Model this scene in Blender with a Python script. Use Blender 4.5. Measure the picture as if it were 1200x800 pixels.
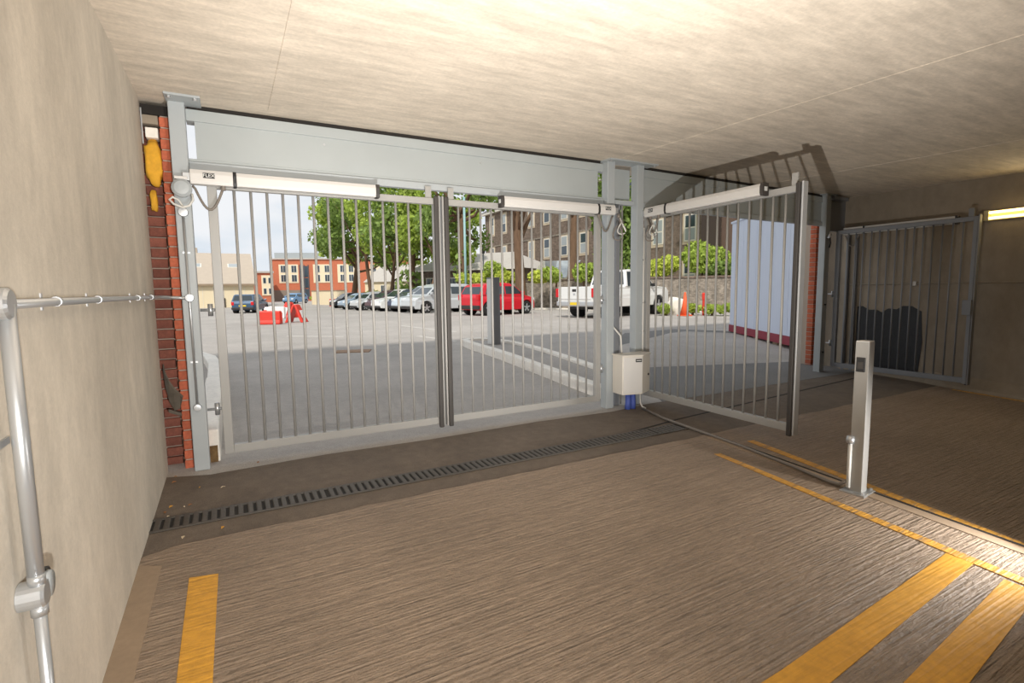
import bpy, math, random
from mathutils import Vector, Matrix
random.seed(7)
scene = bpy.context.scene
for o in list(bpy.data.objects): bpy.data.objects.remove(o)
C = scene.collection
PI = math.pi

# ------------------------------------------------------------------ camera
F = 604.0
CAMZ = 1.288
def nrm(v): return v.normalized()
def cdir(u, v): return Vector((u-600, -(v-400), -F))
_dy = nrm(cdir(269, 344)); _dx = cdir(1715, 326); _dx = nrm(_dx - _dy*_dx.dot(_dy)); _dz = _dx.cross(_dy)
RM = Matrix((_dx, _dy, _dz))
cam_d = bpy.data.cameras.new('camera'); cam = bpy.data.objects.new('camera', cam_d); C.objects.link(cam)
cam_d.sensor_width = 36; cam_d.lens = 36*F/1200; cam_d.clip_start = .02; cam_d.clip_end = 600
cam.matrix_world = Matrix.Translation((0, 0, CAMZ)) @ RM.to_4x4()
scene.camera = cam
def at(u, d):
    "plan position on the pixel column u at depth d along the optical axis"
    v = 344-(u-269)*.01245
    p = RM @ (cdir(u, v)*(d/F)); return p.x, p.y
def on_y(u, v, y):
    r = RM @ cdir(u, v); t = y/r.y; return r.x*t, y, CAMZ+r.z*t

# ------------------------------------------------------------------ world, sun, lamps, exposure
scene.view_settings.view_transform = 'Standard'; scene.view_settings.look = 'None'
scene.view_settings.exposure = -0.25; scene.view_settings.gamma = 1.0
scene.view_settings.use_curve_mapping = False
w = bpy.data.worlds.new('sky'); scene.world = w; w.use_nodes = True
nt = w.node_tree; nt.nodes.clear()
tc = nt.nodes.new('ShaderNodeTexCoord'); mp = nt.nodes.new('ShaderNodeMapping'); mp.inputs['Scale'].default_value = (2.2, 2.2, 5)
nz = nt.nodes.new('ShaderNodeTexNoise'); nz.inputs['Scale'].default_value = 1.6; nz.inputs['Detail'].default_value = 5
rp = nt.nodes.new('ShaderNodeValToRGB'); rp.color_ramp.elements[0].position = .38; rp.color_ramp.elements[1].position = .56
rp.color_ramp.elements[0].color = (.70, .80, .90, 1); rp.color_ramp.elements[1].color = (.95, .97, 1, 1)
bg = nt.nodes.new('ShaderNodeBackground'); bg.inputs['Strength'].default_value = 1.12
wo = nt.nodes.new('ShaderNodeOutputWorld')
L = nt.links.new
L(tc.outputs['Generated'], mp.inputs['Vector']); L(mp.outputs['Vector'], nz.inputs['Vector']); L(nz.outputs['Fac'], rp.inputs['Fac'])
L(rp.outputs['Color'], bg.inputs['Color']); L(bg.outputs['Background'], wo.inputs['Surface'])

def add_light(name, kind, loc, target, energy, color, **kw):
    d = bpy.data.lights.new(name, kind); d.energy = energy; d.color = color
    for k, v in kw.items(): setattr(d, k, v)
    o = bpy.data.objects.new(name, d); C.objects.link(o); o.location = loc
    o.rotation_euler = (Vector(target)-Vector(loc)).to_track_quat('-Z', 'Y').to_euler(); return o
add_light('sun', 'SUN', (-20, -30, 40), (-20+.48, -30+.70, 40-.86), 3.6, (1, .95, .86), angle=math.radians(2.5))
# the photographer's flashes, unseen inside the garage: one low on the floor, one behind the camera, one to the side
add_light('flash_low', 'SPOT', (.75, .90, .22), (2.1, 2.9, 2.35), 640, (1, .97, .92), shadow_soft_size=.02, spot_size=math.radians(108), spot_blend=.7)
add_light('flash_rear', 'SPOT', (.50, -1.9, 1.22), (.0, 3.0, 1.85), 1020, (1, .97, .92), shadow_soft_size=.05, spot_size=math.radians(88), spot_blend=.9)
add_light('flash_side', 'SPOT', (3.72, .66, .26), (2.35, 2.2, .1), 135, (1, .98, .95), shadow_soft_size=.05, spot_size=math.radians(96), spot_blend=.6)

# ------------------------------------------------------------------ materials
MATS = {}
def lin(c):
    return tuple(((x/255)/12.92 if x/255 <= .04045 else ((x/255+.055)/1.055)**2.4) for x in c)
BUMPD = .01
def mat(name, col, rough=.6, metal=0., noise=None, bump=None, rnd=0., emit=None, spec=.5, island=False, trans=0.):
    """col sRGB 0-255. noise=(scale, amount, (sx,sy,sz)), bump=(scale, strength, (sx,sy,sz))"""
    m = bpy.data.materials.new(name); m.use_nodes = True; t = m.node_tree; b = t.nodes['Principled BSDF']
    b.inputs['Roughness'].default_value = rough; b.inputs['Metallic'].default_value = metal
    b.inputs['Specular IOR Level'].default_value = spec
    base = lin(col); b.inputs['Base Color'].default_value = (*base, 1)
    src = None
    def coords(s):
        c = t.nodes.new('ShaderNodeTexCoord'); mpn = t.nodes.new('ShaderNodeMapping'); mpn.inputs['Scale'].default_value = s
        t.links.new(c.outputs['Object'], mpn.inputs['Vector']); return mpn.outputs['Vector']
    if noise:
        layers = noise if isinstance(noise, list) else [noise]
        val = None
        for (sc, amt, s) in layers:
            n = t.nodes.new('ShaderNodeTexNoise'); n.inputs['Scale'].default_value = sc; n.inputs['Detail'].default_value = 6; n.inputs['Roughness'].default_value = .62
            t.links.new(coords(s), n.inputs['Vector'])
            mr = t.nodes.new('ShaderNodeMapRange'); mr.inputs['From Min'].default_value = .3; mr.inputs['From Max'].default_value = .7
            mr.inputs['To Min'].default_value = 1-amt; mr.inputs['To Max'].default_value = 1+amt
            t.links.new(n.outputs['Fac'], mr.inputs['Value'])
            if val is None: val = mr.outputs['Result']
            else:
                mu = t.nodes.new('ShaderNodeMath'); mu.operation = 'MULTIPLY'; t.links.new(val, mu.inputs[0]); t.links.new(mr.outputs['Result'], mu.inputs[1]); val = mu.outputs[0]
        src = val
    if rnd:
        if island: g = t.nodes.new('ShaderNodeNewGeometry'); ro = g.outputs['Random Per Island']
        else: g = t.nodes.new('ShaderNodeObjectInfo'); ro = g.outputs['Random']
        mr = t.nodes.new('ShaderNodeMapRange'); mr.inputs['To Min'].default_value = 1-rnd; mr.inputs['To Max'].default_value = 1+rnd
        t.links.new(ro, mr.inputs['Value'])
        if src is None: src = mr.outputs['Result']
        else:
            mu = t.nodes.new('ShaderNodeMath'); mu.operation = 'MULTIPLY'; t.links.new(src, mu.inputs[0]); t.links.new(mr.outputs['Result'], mu.inputs[1]); src = mu.outputs[0]
    if src is not None:
        vm = t.nodes.new('ShaderNodeVectorMath'); vm.operation = 'SCALE'; vm.inputs[0].default_value = base
        t.links.new(src, vm.inputs['Scale']); t.links.new(vm.outputs['Vector'], b.inputs['Base Color'])
    if bump:
        layers = bump if isinstance(bump, list) else [bump]; prev = None
        for (sc, st, s) in layers:
            n = t.nodes.new('ShaderNodeTexNoise'); n.inputs['Scale'].default_value = sc; n.inputs['Detail'].default_value = 5
            t.links.new(coords(s), n.inputs['Vector'])
            bp = t.nodes.new('ShaderNodeBump'); bp.inputs['Strength'].default_value = st; bp.inputs['Distance'].default_value = BUMPD
            t.links.new(n.outputs['Fac'], bp.inputs['Height'])
            if prev: t.links.new(prev, bp.inputs['Normal'])
            prev = bp.outputs['Normal']
        t.links.new(prev, b.inputs['Normal'])
    if emit:
        b.inputs['Emission Color'].default_value = (*lin(emit[0]), 1); b.inputs['Emission Strength'].default_value = emit[1]
    if trans:
        out = t.nodes['Material Output']; tr = t.nodes.new('ShaderNodeBsdfTranslucent'); mx = t.nodes.new('ShaderNodeMixShader'); mx.inputs[0].default_value = trans
        if src is not None: t.links.new(vm.outputs['Vector'], tr.inputs['Color'])
        else: tr.inputs['Color'].default_value = (*base, 1)
        t.links.new(b.outputs[0], mx.inputs[1]); t.links.new(tr.outputs[0], mx.inputs[2]); t.links.new(mx.outputs[0], out.inputs['Surface'])
    MATS[name] = m; return m
O1 = (1, 1, 1)
M_wall = mat('wall_concrete', (204, 195, 181), .85, noise=[(1.6, .13, (1, 1, .5)), (5, .10, (1, 1, .35)), (22, .06, (1, 1, .6)), (70, .05, O1)], bump=[(6, .10, (1, 1, .4)), (120, .12, O1)])
M_ceil = mat('ceiling_concrete', (205, 193, 177), .85, noise=[(.9, .10, O1), (6, .16, (.35, 2.2, 1)), (14, .09, (.6, 1.6, 1)), (50, .08, O1)], bump=[(7, .12, (.3, 2, 1)), (90, .12, O1)])
BUMPD = .022
M_floor = mat('tamped_concrete', (144, 125, 106), .62, noise=[(.8, .15, O1), (9, .24, (.30, 8.5, 1)), (26, .16, (.5, 2.2, 1)), (60, .10, (1, 1, 1))], bump=[(9, .9, (.28, 8.5, 1)), (28, .5, (.8, 1.8, 1)), (90, .3, O1)])
BUMPD = .01
M_smooth = mat('trowelled_concrete', (150, 130, 108), .7, noise=[(2, .12, O1), (30, .08, O1)], bump=(60, .2, O1))
M_yel = mat('yellow_line_paint', (208, 152, 52), .55, noise=[(9, .10, (.16, 6.5, 1)), (25, .12, O1)], bump=[(9, .6, (.14, 6.5, 1)), (40, .3, O1)])
M_yel_worn = mat('worn_yellow_paint', (204, 150, 62), .55, noise=[(9, .10, (.16, 6.5, 1)), (25, .12, O1)], bump=[(9, .9, (.28, 8.5, 1)), (28, .5, (.8, 1.8, 1))])
t_ = M_yel_worn.node_tree; b_ = t_.nodes['Principled BSDF']; src_ = b_.inputs['Base Color'].links[0].from_socket
n_ = t_.nodes.new('ShaderNodeTexNoise'); n_.inputs['Scale'].default_value = 9; n_.inputs['Detail'].default_value = 6
c_ = t_.nodes.new('ShaderNodeTexCoord'); p_m = t_.nodes.new('ShaderNodeMapping'); p_m.inputs['Scale'].default_value = (.6, 5, 1)
r_m = t_.nodes.new('ShaderNodeValToRGB'); r_m.color_ramp.elements[0].position = .52; r_m.color_ramp.elements[1].position = .70
x_m = t_.nodes.new('ShaderNodeMixRGB'); x_m.inputs[2].default_value = (*lin((134, 112, 88)), 1)
t_.links.new(c_.outputs['Object'], p_m.inputs['Vector']); t_.links.new(p_m.outputs['Vector'], n_.inputs['Vector']); t_.links.new(n_.outputs['Fac'], r_m.inputs['Fac'])
t_.links.new(r_m.outputs['Color'], x_m.inputs[0]); t_.links.new(src_, x_m.inputs[1]); t_.links.new(x_m.outputs[0], b_.inputs['Base Color'])
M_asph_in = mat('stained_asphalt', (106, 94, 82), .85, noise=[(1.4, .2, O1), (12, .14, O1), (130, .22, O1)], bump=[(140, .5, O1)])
M_asph = mat('car_park_asphalt', (170, 164, 158), .9, noise=[(.22, .10, O1), (1.1, .10, O1), (14, .06, O1), (110, .2, O1)], bump=[(120, .5, O1)])
M_asph_dk = mat('dark_asphalt', (118, 116, 114), .85, noise=[(1, .12, O1), (120, .2, O1)], bump=(120, .5, O1))
M_steel = mat('grey_paint_steel', (164, 169, 171), .42, .0, noise=(3, .04, O1))
M_beam = mat('grey_beam_paint', (160, 165, 165), .5, 0, noise=(2, .04, O1))
M_gate = mat('gate_paint', (158, 156, 152), .4, 0)
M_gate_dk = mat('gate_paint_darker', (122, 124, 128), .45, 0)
M_rubber = mat('black_rubber', (62, 58, 55), .6)
M_galv = mat('galvanised_steel', (190, 192, 194), .35, .7)
M_alu = mat('aluminium', (196, 198, 200), .35, .3)
M_white = mat('white_plastic', (206, 203, 199), .4)
M_black = mat('black_plastic', (34, 33, 33), .5)
M_lens = mat('pale_plate', (215, 215, 212), .4)
M_red = mat('red_print', (190, 50, 40), .5)
M_brick = mat('orange_brick', (184, 98, 70), .85, noise=[(16, .14, O1), (70, .08, O1)], bump=(60, .3, O1), rnd=.16)
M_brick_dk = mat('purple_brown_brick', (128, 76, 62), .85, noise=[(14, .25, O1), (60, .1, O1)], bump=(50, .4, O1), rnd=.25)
M_mortar = mat('mortar', (176, 160, 146), .95, bump=(80, .3, O1))
M_foam = mat('yellow_foam', (222, 165, 45), .8, noise=(20, .15, O1), bump=(20, .5, O1))
M_kerb = mat('white_kerb_paint', (240, 234, 224), .75, noise=[(3, .06, O1), (25, .07, O1)])
M_drain = mat('cast_drain', (88, 82, 75), .55, .4, noise=(30, .15, O1))
M_void = mat('drain_void', (34, 30, 27), .9)
M_boxgrey = mat('control_box_paint', (214, 208, 198), .45)
M_blue = mat('blue_sleeve', (74, 92, 168), .6)
M_cable = mat('cable_white', (206, 204, 198), .5)
M_cable_g = mat('cable_grey', (120, 112, 104), .5)
M_cont = mat('container_panel', (205, 214, 232), .5)
M_cont_red = mat('container_red', (140, 44, 62), .6)
M_bitumen = mat('black_bitumen', (28, 28, 30), .5, noise=(9, .3, O1), bump=(16, .8, O1))
M_tube = mat('fluorescent_tube', (255, 240, 190), .4, emit=((255, 228, 160), 5.0))
M_batten = mat('batten_body', (216, 200, 150), .5)
M_rubbertear = mat('torn_rubber', (92, 84, 74), .7, noise=(12, .3, O1))
M_green = mat('green_sealant', (112, 124, 104), .8)
# outdoors
M_cream = mat('cream_render', (232, 216, 184), .9)
M_tan = mat('tan_roof_sheet', (186, 172, 156), .9, noise=(2, .04, (1, 1, 1)))
M_apbrick = mat('apartment_brick', (192, 112, 82), .9, noise=(3, .06, O1))
M_apgrey = mat('apartment_grey_base', (140, 128, 116), .9)
M_glass = mat('window_glass', (62, 74, 84), .12, spec=.7)
M_glass_lt = mat('sky_window_glass', (164, 170, 172), .12, spec=.7)
M_frame = mat('white_window_frame', (228, 222, 210), .6)
M_stone = mat('dark_rubble_stone', (120, 104, 92), .95, noise=[(.9, .12, O1), (2.4, .42, (1, 1, 1.8)), (7, .3, (1, 1, 1.8))], bump=[(5, 1.0, (1, 1, 1.8))])
M_gstone = mat('garden_wall_stone', (146, 136, 124), .95, noise=[(1.2, .2, O1), (4, .5, (1, 1, 1.6)), (10, .3, (1, 1, 1.6))], bump=[(6, 1.0, (1, 1, 1.6))])
M_slate = mat('slate_roof', (186, 180, 172), .85, noise=[(2, .06, O1), (14, .06, O1)])
M_slate_dk = mat('dark_slate_roof', (92, 88, 92), .85, noise=(5, .1, O1))
M_bark = mat('bark', (112, 88, 68), .95, noise=(7, .25, (1, 1, .3)), bump=(9, .8, (1, 1, .3)))
M_leaf = mat('leaf_mid', (168, 188, 84), .7, rnd=.42, island=True, trans=.35)
M_leaf_l = mat('leaf_lime', (206, 216, 100), .7, rnd=.32, island=True, trans=.35)
M_leaf_d = mat('leaf_dark', (132, 156, 78), .7, rnd=.42, island=True, trans=.3)
M_tyre = mat('tyre', (36, 35, 35), .85)
M_rim = mat('wheel_rim', (196, 198, 200), .3, .6)
M_carglass = mat('car_glass', (48, 58, 64), .08, spec=.8)
M_tail = mat('tail_lamp', (206, 24, 32), .25)
M_headl = mat('head_lamp', (226, 230, 234), .15)
M_plate_y = mat('yellow_plate', (238, 204, 40), .5)
M_trimblk = mat('bumper_black', (48, 46, 46), .6)
M_barr_red = mat('red_barrier', (220, 62, 48), .45)
M_barr_wht = mat('white_barrier', (238, 232, 228), .5)
M_cone = mat('orange_cone', (240, 98, 52), .55)
M_timber = mat('dark_timber', (70, 58, 52), .8)
M_bldg = mat('building_render', (170, 150, 130), .9)
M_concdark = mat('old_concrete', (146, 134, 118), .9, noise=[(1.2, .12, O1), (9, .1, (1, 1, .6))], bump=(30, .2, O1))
M_post_out = mat('bollard_grey', (112, 114, 118), .5)
CARP = {k: mat('car_paint_'+k, v, .25, .15, spec=.6) for k, v in dict(red=(214, 34, 48), white=(234, 234, 232), silver=(196, 200, 202), pale=(206, 216, 224), blue=(66, 92, 120), navy=(48, 56, 84), maroon=(86, 60, 70), steelblue=(150, 170, 188), black=(40, 42, 48), bluelight=(112, 150, 188)).items()}

# ------------------------------------------------------------------ mesh helpers
class MB:
    def __init__(s): s.v = []; s.f = []
    def add(s, vs, fs):
        n = len(s.v); s.v += [tuple(p) for p in vs]; s.f += [tuple(i+n for i in q) for q in fs]; return s
    def box(s, a, b):
        x0, y0, z0 = a; x1, y1, z1 = b
        return s.add([(x0, y0, z0), (x1, y0, z0), (x1, y1, z0), (x0, y1, z0), (x0, y0, z1), (x1, y0, z1), (x1, y1, z1), (x0, y1, z1)],
                     [(3, 2, 1, 0), (4, 5, 6, 7), (0, 1, 5, 4), (1, 2, 6, 5), (2, 3, 7, 6), (3, 0, 4, 7)])
    def hexa(s, p):   # 8 points bottom 0-3 ccw, top 4-7
        return s.add(p, [(3, 2, 1, 0), (4, 5, 6, 7), (0, 1, 5, 4), (1, 2, 6, 5), (2, 3, 7, 6), (3, 0, 4, 7)])
    def beam(s, p0, p1, w, z0, z1, side=0.):
        "box along plan segment p0-p1, width w, heights z0..z1"
        d = Vector((p1[0]-p0[0], p1[1]-p0[1])).normalized(); n = Vector((-d.y, d.x))
        a = Vector(p0)+n*(side-w/2); b = Vector(p1)+n*(side-w/2); c = Vector(p1)+n*(side+w/2); e = Vector(p0)+n*(side+w/2)
        return s.hexa([(*a, z0), (*b, z0), (*c, z0), (*e, z0), (*a, z1), (*b, z1), (*c, z1), (*e, z1)])
    def poly(s, pts2, z0, z1):   # plan polygon extruded (ccw)
        n = len(pts2); zz0 = z0 if callable(z0) else (lambda x, y: z0); zz1 = z1 if callable(z1) else (lambda x, y: z1)
        vs = [(x, y, zz0(x, y)) for x, y in pts2]+[(x, y, zz1(x, y)) for x, y in pts2]
        return s.add(vs, [tuple(range(n-1, -1, -1)), tuple(range(n, 2*n))]+[(i, (i+1) % n, n+(i+1) % n, n+i) for i in range(n)])
    def tube(s, pts, r, n=10, cap=True):
        pts = [Vector(p) for p in pts]; rs = r if isinstance(r, (list, tuple)) else [r]*len(pts)
        vs = []; fs = []; up = None
        for i, p in enumerate(pts):
            t = (pts[min(i+1, len(pts)-1)]-pts[max(i-1, 0)]).normalized()
            if up is None: up = t.orthogonal().normalized()
            up = (up-t*up.dot(t)); up = up.normalized() if up.length > 1e-6 else t.orthogonal().normalized()
            b = t.cross(up)
            for k in range(n):
                a = 2*PI*k/n; vs.append(p+(up*math.cos(a)+b*math.sin(a))*rs[i])
        for i in range(len(pts)-1):
            for k in range(n): fs.append((i*n+k, i*n+(k+1) % n, (i+1)*n+(k+1) % n, (i+1)*n+k))
        if cap: fs.append(tuple(range(n-1, -1, -1))); m = (len(pts)-1)*n; fs.append(tuple(range(m, m+n)))
        return s.add(vs, fs)
    def cyl(s, p0, p1, r, n=16): return s.tube([p0, p1], r, n)
    def lathe(s, prof, n=20, c=(0, 0, 0), axis='z'):
        vs = []; fs = []
        for r, h in prof:
            for k in range(n):
                a = 2*PI*k/n; q = (r*math.cos(a), r*math.sin(a), h)
                if axis == 'y': q = (q[0], q[2], q[1])
                if axis == 'x': q = (q[2], q[0], q[1])
                vs.append((q[0]+c[0], q[1]+c[1], q[2]+c[2]))
        for i in range(len(prof)-1):
            for k in range(n): fs.append((i*n+k, i*n+(k+1) % n, (i+1)*n+(k+1) % n, (i+1)*n+k))
        fs.append(tuple(range(n-1, -1, -1))); m = (len(prof)-1)*n; fs.append(tuple(range(m, m+n)))
        return s.add(vs, fs)
    def mesh(s, name, m, off=(0, 0, 0), smooth=False):
        me = bpy.data.meshes.new(name); ox, oy, oz = off
        me.from_pydata([(x-ox, y-oy, z-oz) for x, y, z in s.v], [], s.f); me.materials.append(m)
        import bmesh
        bm = bmesh.new(); bm.from_mesh(me); bmesh.ops.recalc_face_normals(bm, faces=bm.faces); bm.to_mesh(me); bm.free()
        if smooth: me.polygons.foreach_set('use_smooth', [True]*len(me.polygons))
        me.update(); return me
    def build(s, name, m, parent=None, bevel=0., smooth=False, seg=2):
        """world coordinates; a parentless mesh gets its origin at its base"""
        if parent is not None: off = ORG.get(parent.name, Vector((0, 0, 0)))
        else:
            xs = [p[0] for p in s.v]; ys = [p[1] for p in s.v]; off = Vector(((min(xs)+max(xs))/2, (min(ys)+max(ys))/2, min(p[2] for p in s.v)))
        me = s.mesh(name, m, off, smooth); o = bpy.data.objects.new(name, me); C.objects.link(o)
        if parent is not None: o.parent = parent; ORG[o.name] = off
        else: o.location = off; ORG[o.name] = off
        if bevel:
            b = o.modifiers.new('bevel', 'BEVEL'); b.width = bevel; b.segments = seg; b.limit_method = 'ANGLE'; b.angle_limit = math.radians(35)
        return o
ORG = {}
def tag(o, label, cat, group=None):
    o['label'] = label; o['category'] = cat
    if group: o['group'] = group
    return o
def thing(name, label, cat, loc, group=None, rz=0., local=False):
    o = bpy.data.objects.new(name, None); C.objects.link(o); o.location = loc; o.rotation_euler = (0, 0, rz); o.empty_display_size = .1
    ORG[o.name] = Vector((0, 0, 0)) if local else Vector(loc)
    return tag(o, label, cat, group)
def struct(o, label=None):
    o['kind'] = 'structure'
    if label: o['label'] = label
    return o
def stuff(o): o['kind'] = 'stuff'; return o
def children(o): return [c for c in bpy.data.objects if c.parent == o]

# ------------------------------------------------------------------ ground heights
SL = .028
def FZ(y): return SL*(y-4.35)
def CZ(y): return 2.625+SL*(y-4.35)
GP = [(-60, FZ(-60)), (4.35, 0), (8, .10), (24, .2), (45, -.22), (400, -.22)]
def G(y):
    for (a, b), (c, d) in zip(GP, GP[1:]):
        if a <= y <= c: return b+(d-b)*(y-a)/(c-a)
    return GP[-1][1]

# ================================================================== SETTING
WX = -.47                                   # left wall face
def RX(y): return 8.26+.12*(y-3.4)          # right wall face
EDGE = 3.15
# concrete garage floor with a slightly ragged front edge
ed = []
x = WX
rr = random.Random(3)
while x < 8.3:
    ed.append((x, EDGE+.035*(x/8)+rr.uniform(-.012, .012)+(-.05 if x < -.4 else 0))); x += .16
ed.append((8.6, EDGE+.05))
fpts = [(WX-.1, -6), (8.6, -6)]+ed[::-1]+[(WX-.1, EDGE)]
m = MB().poly(fpts, lambda x, y: FZ(y)-.25, lambda x, y: FZ(y))
floor = struct(m.build('floor', M_floor), 'tamped brown concrete garage floor')
# smooth strip along the left wall
m = MB().poly([(WX, -2), (WX+.10, -2), (WX+.095, .5), (WX+.10, 1.6), (WX+.095, 2.2), (WX+.10, 2.95), (WX, 3.0)], lambda x, y: FZ(y)-.01, lambda x, y: FZ(y)+.002)
m.build('smooth_edge', M_smooth, floor)
# floor joint strip beside the barrier post
m = MB().beam((3.70, EDGE-.05), (3.50, .2), .10, 0, 1); m.v = [(x, y, FZ(y)-.01 if z == 0 else FZ(y)+.004) for x, y, z in m.v]
m.build('joint_strip', M_smooth, floor)
m = MB().beam((3.745, EDGE-.05), (3.55, .2), .022, 0, 1); m.v = [(x, y, FZ(y)-.01 if z == 0 else FZ(y)+.006) for x, y, z in m.v]
m.build('joint_groove', M_void, floor)
def line(pts, label, mt=None):
    m = MB().poly(pts, lambda x, y: FZ(y)-.004, lambda x, y: FZ(y)+.004)
    o = m.build('floor_line', mt or M_yel); tag(o, label, 'floor marking'); return o
line([(-.145, .2), (-.125, 2.735), (-.245, 2.76), (-.235, .2)], 'short yellow bay line beside the left concrete wall')
line([(3.10, .3), (3.17, .3), (3.235, 1.1), (3.40, 2.76), (3.345, 2.77), (3.165, 1.1)], 'long thin yellow line on the lit floor beside the white sensor post', M_yel_worn)
line([(3.50, .5), (3.57, .5), (3.94, 2.85), (3.87, 2.86)], 'thin yellow line on the far side of the joint past the sensor post', M_yel_worn)
line([(1.0, .93), (1.75, .945), (3.16, 1.05), (3.16, 1.16), (1.68, 1.065), (1.0, 1.045)], 'broad yellow bay line ending at the thin line, farther from the side flash')
line([(1.0, .62), (2.05, .70), (3.12, .80), (3.12, .92), (1.95, .82), (1.0, .74)], 'broad yellow bay line ending at the thin line, nearer the side flash')
line([(7.75, .3), (7.81, .3), (8.02, 3.0), (7.97, 3.0)], 'faded orange line along the foot of the right concrete wall', M_yel_worn)
# ceiling slab
m = MB().poly([(WX-.3, -6), (9.0, -6), (9.3, 5.0), (WX-.3, 4.80)], lambda x, y: CZ(y), lambda x, y: CZ(y)+.4)
ceil = struct(m.build('ceiling', M_ceil), 'board-marked concrete ceiling slab')
# raised shutter-joint fins in the ceiling
for (a, b) in (((.30, -2), (.33, 4.3)), ((3.55, -2), (3.62, 4.3)), ((6.2, -2), (6.25, 4.3))):
    m = MB().beam(a, b, .010, 0, 1); m.v = [(x, y, CZ(y)-.003 if z == 0 else CZ(y)+.01) for x, y, z in m.v]
    m.build('joint_fin', M_ceil, ceil)
# walls
wl = struct(MB().poly([(WX-.25, -6), (WX, -6), (WX, 4.44), (WX-.25, 4.44)], lambda x, y: FZ(y)-.3, lambda x, y: CZ(y)).build('wall_left', M_wall), 'pale concrete side wall with conduits')
MB().box((WX-.05, 4.44, -.05), (WX-.012, 4.452, 2.2)).build('sealant_strip', M_green, wl)
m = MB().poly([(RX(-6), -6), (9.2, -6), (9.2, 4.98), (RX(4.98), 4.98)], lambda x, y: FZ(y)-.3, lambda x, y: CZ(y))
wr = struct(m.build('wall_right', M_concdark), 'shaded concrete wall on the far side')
# haunch along the foot of the right wall
m = MB(); ys = [-6, 0, 2, 3.1, 3.4, 4.6]
for a, b in zip(ys, ys[1:]):
    wa = .16 if a < 3.3 else .06; wb = .16 if b < 3.3 else .06
    m.add([(RX(a)+.02, a, FZ(a)-.02), (RX(a)-wa, a, FZ(a)-.02), (RX(a)-wa+.03, a, FZ(a)+.035), (RX(a)+.02, a, FZ(a)+.17),
           (RX(b)+.02, b, FZ(b)-.02), (RX(b)-wb, b, FZ(b)-.02), (RX(b)-wb+.03, b, FZ(b)+.035), (RX(b)+.02, b, FZ(b)+.17)],
          [(0, 1, 5, 4), (1, 2, 6, 5), (2, 3, 7, 6)])
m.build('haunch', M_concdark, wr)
# pour line on the right wall
m = MB().add([(RX(-1)-.004, -1, 1.66), (RX(4.6)-.004, 4.6, 1.86), (RX(4.6)-.004, 4.6, 1.845), (RX(-1)-.004, -1, 1.645)], [(0, 1, 2, 3)])
struct(MB().box((WX-.25, -6.2, -.6), (9.2, -6, 2.7)).build('wall_back', M_concdark), 'concrete back wall of the garage')
# unseen upper storeys above the undercroft, added to shade the ground outside
struct(MB().box((-14, -16, 3.02), (22, 4.7, 8.6)).build('wall_upper', M_bldg), 'unseen storeys added above the garage for their shade')
struct(MB().box((-14, -6, -.6), (WX-.25, 4.35, 3.05)).build('wall_outer', M_bldg), 'ground floor wall beside the garage')

# ground: stained apron then car park
m = MB().poly([(WX-.3, 3.0), (8.6, 3.0), (8.6, 4.30), (4.1, 4.30), (3.5, 4.22), (2.6, 4.27), (1.5, 4.24), (.6, 4.27), (-.2, 4.22), (WX-.3, 4.4)], lambda x, y: FZ(y)-.22, lambda x, y: FZ(y)-.006)
apron = struct(m.build('ground_apron', M_asph_in), 'brown stained asphalt apron inside the gates')
xs = [-60, -20, -.8, 0, 4, 9, 14, 30, 120]; ysg = [3.9, 4.35, 5, 6, 8, 12, 18, 24, 30, 38, 45, 70, 160]
m = MB()
vs = [(x, y, G(y)-.012) for y in ysg for x in xs]; nx = len(xs)
m.add(vs, [(j*nx+i, j*nx+i+1, (j+1)*nx+i+1, (j+1)*nx+i) for j in range(len(ysg)-1) for i in range(nx-1)])
ground = struct(m.build('ground', M_asph), 'grey asphalt car park outside the gates')
# patch of darker asphalt towards the container
m = MB().poly([(4.3, 4.29), (8.75, 4.29), (12.0, 9.4), (11.2, 10.8), (9.2, 10.6), (7.2, 8.8), (5.6, 6.8), (4.9, 5.4)], lambda x, y: G(y)-.03, lambda x, y: G(y)-.004)
m.build('asphalt_patch', M_asph_dk, ground)
m = MB().poly([(1.72, 10.45), (2.35, 10.25), (2.50, 10.65), (1.85, 10.85)], lambda x, y: G(y)-.03, lambda x, y: G(y)+.002)
tag(m.build('manhole_cover', mat('rusty_iron', (150, 122, 98), .8, noise=(20, .2, O1))), 'rusty rectangular manhole cover set in the asphalt', 'manhole cover')
# faded bay markings
M_fade = mat('faded_white_paint', (196, 192, 186), .9, noise=(20, .12, O1))
for k, (a, b) in enumerate([((1.3, 15.0), (2.6, 14.0)), ((5.0, 17), (5.6, 13.6)), ((8.0, 24.8), (13.5, 26.2)), ((8.0, 21.0), (12, 20)), ((7.6, 29), (12.5, 30)), ((4.3, 13.0), (4.6, 11.2))]):
    m = MB().beam(a, b, .11, 0, 1); m.v = [(x, y, G(y)-.03 if z == 0 else G(y)-.007) for x, y, z in m.v]
    m.build('bay_marking', M_fade, ground)

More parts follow.
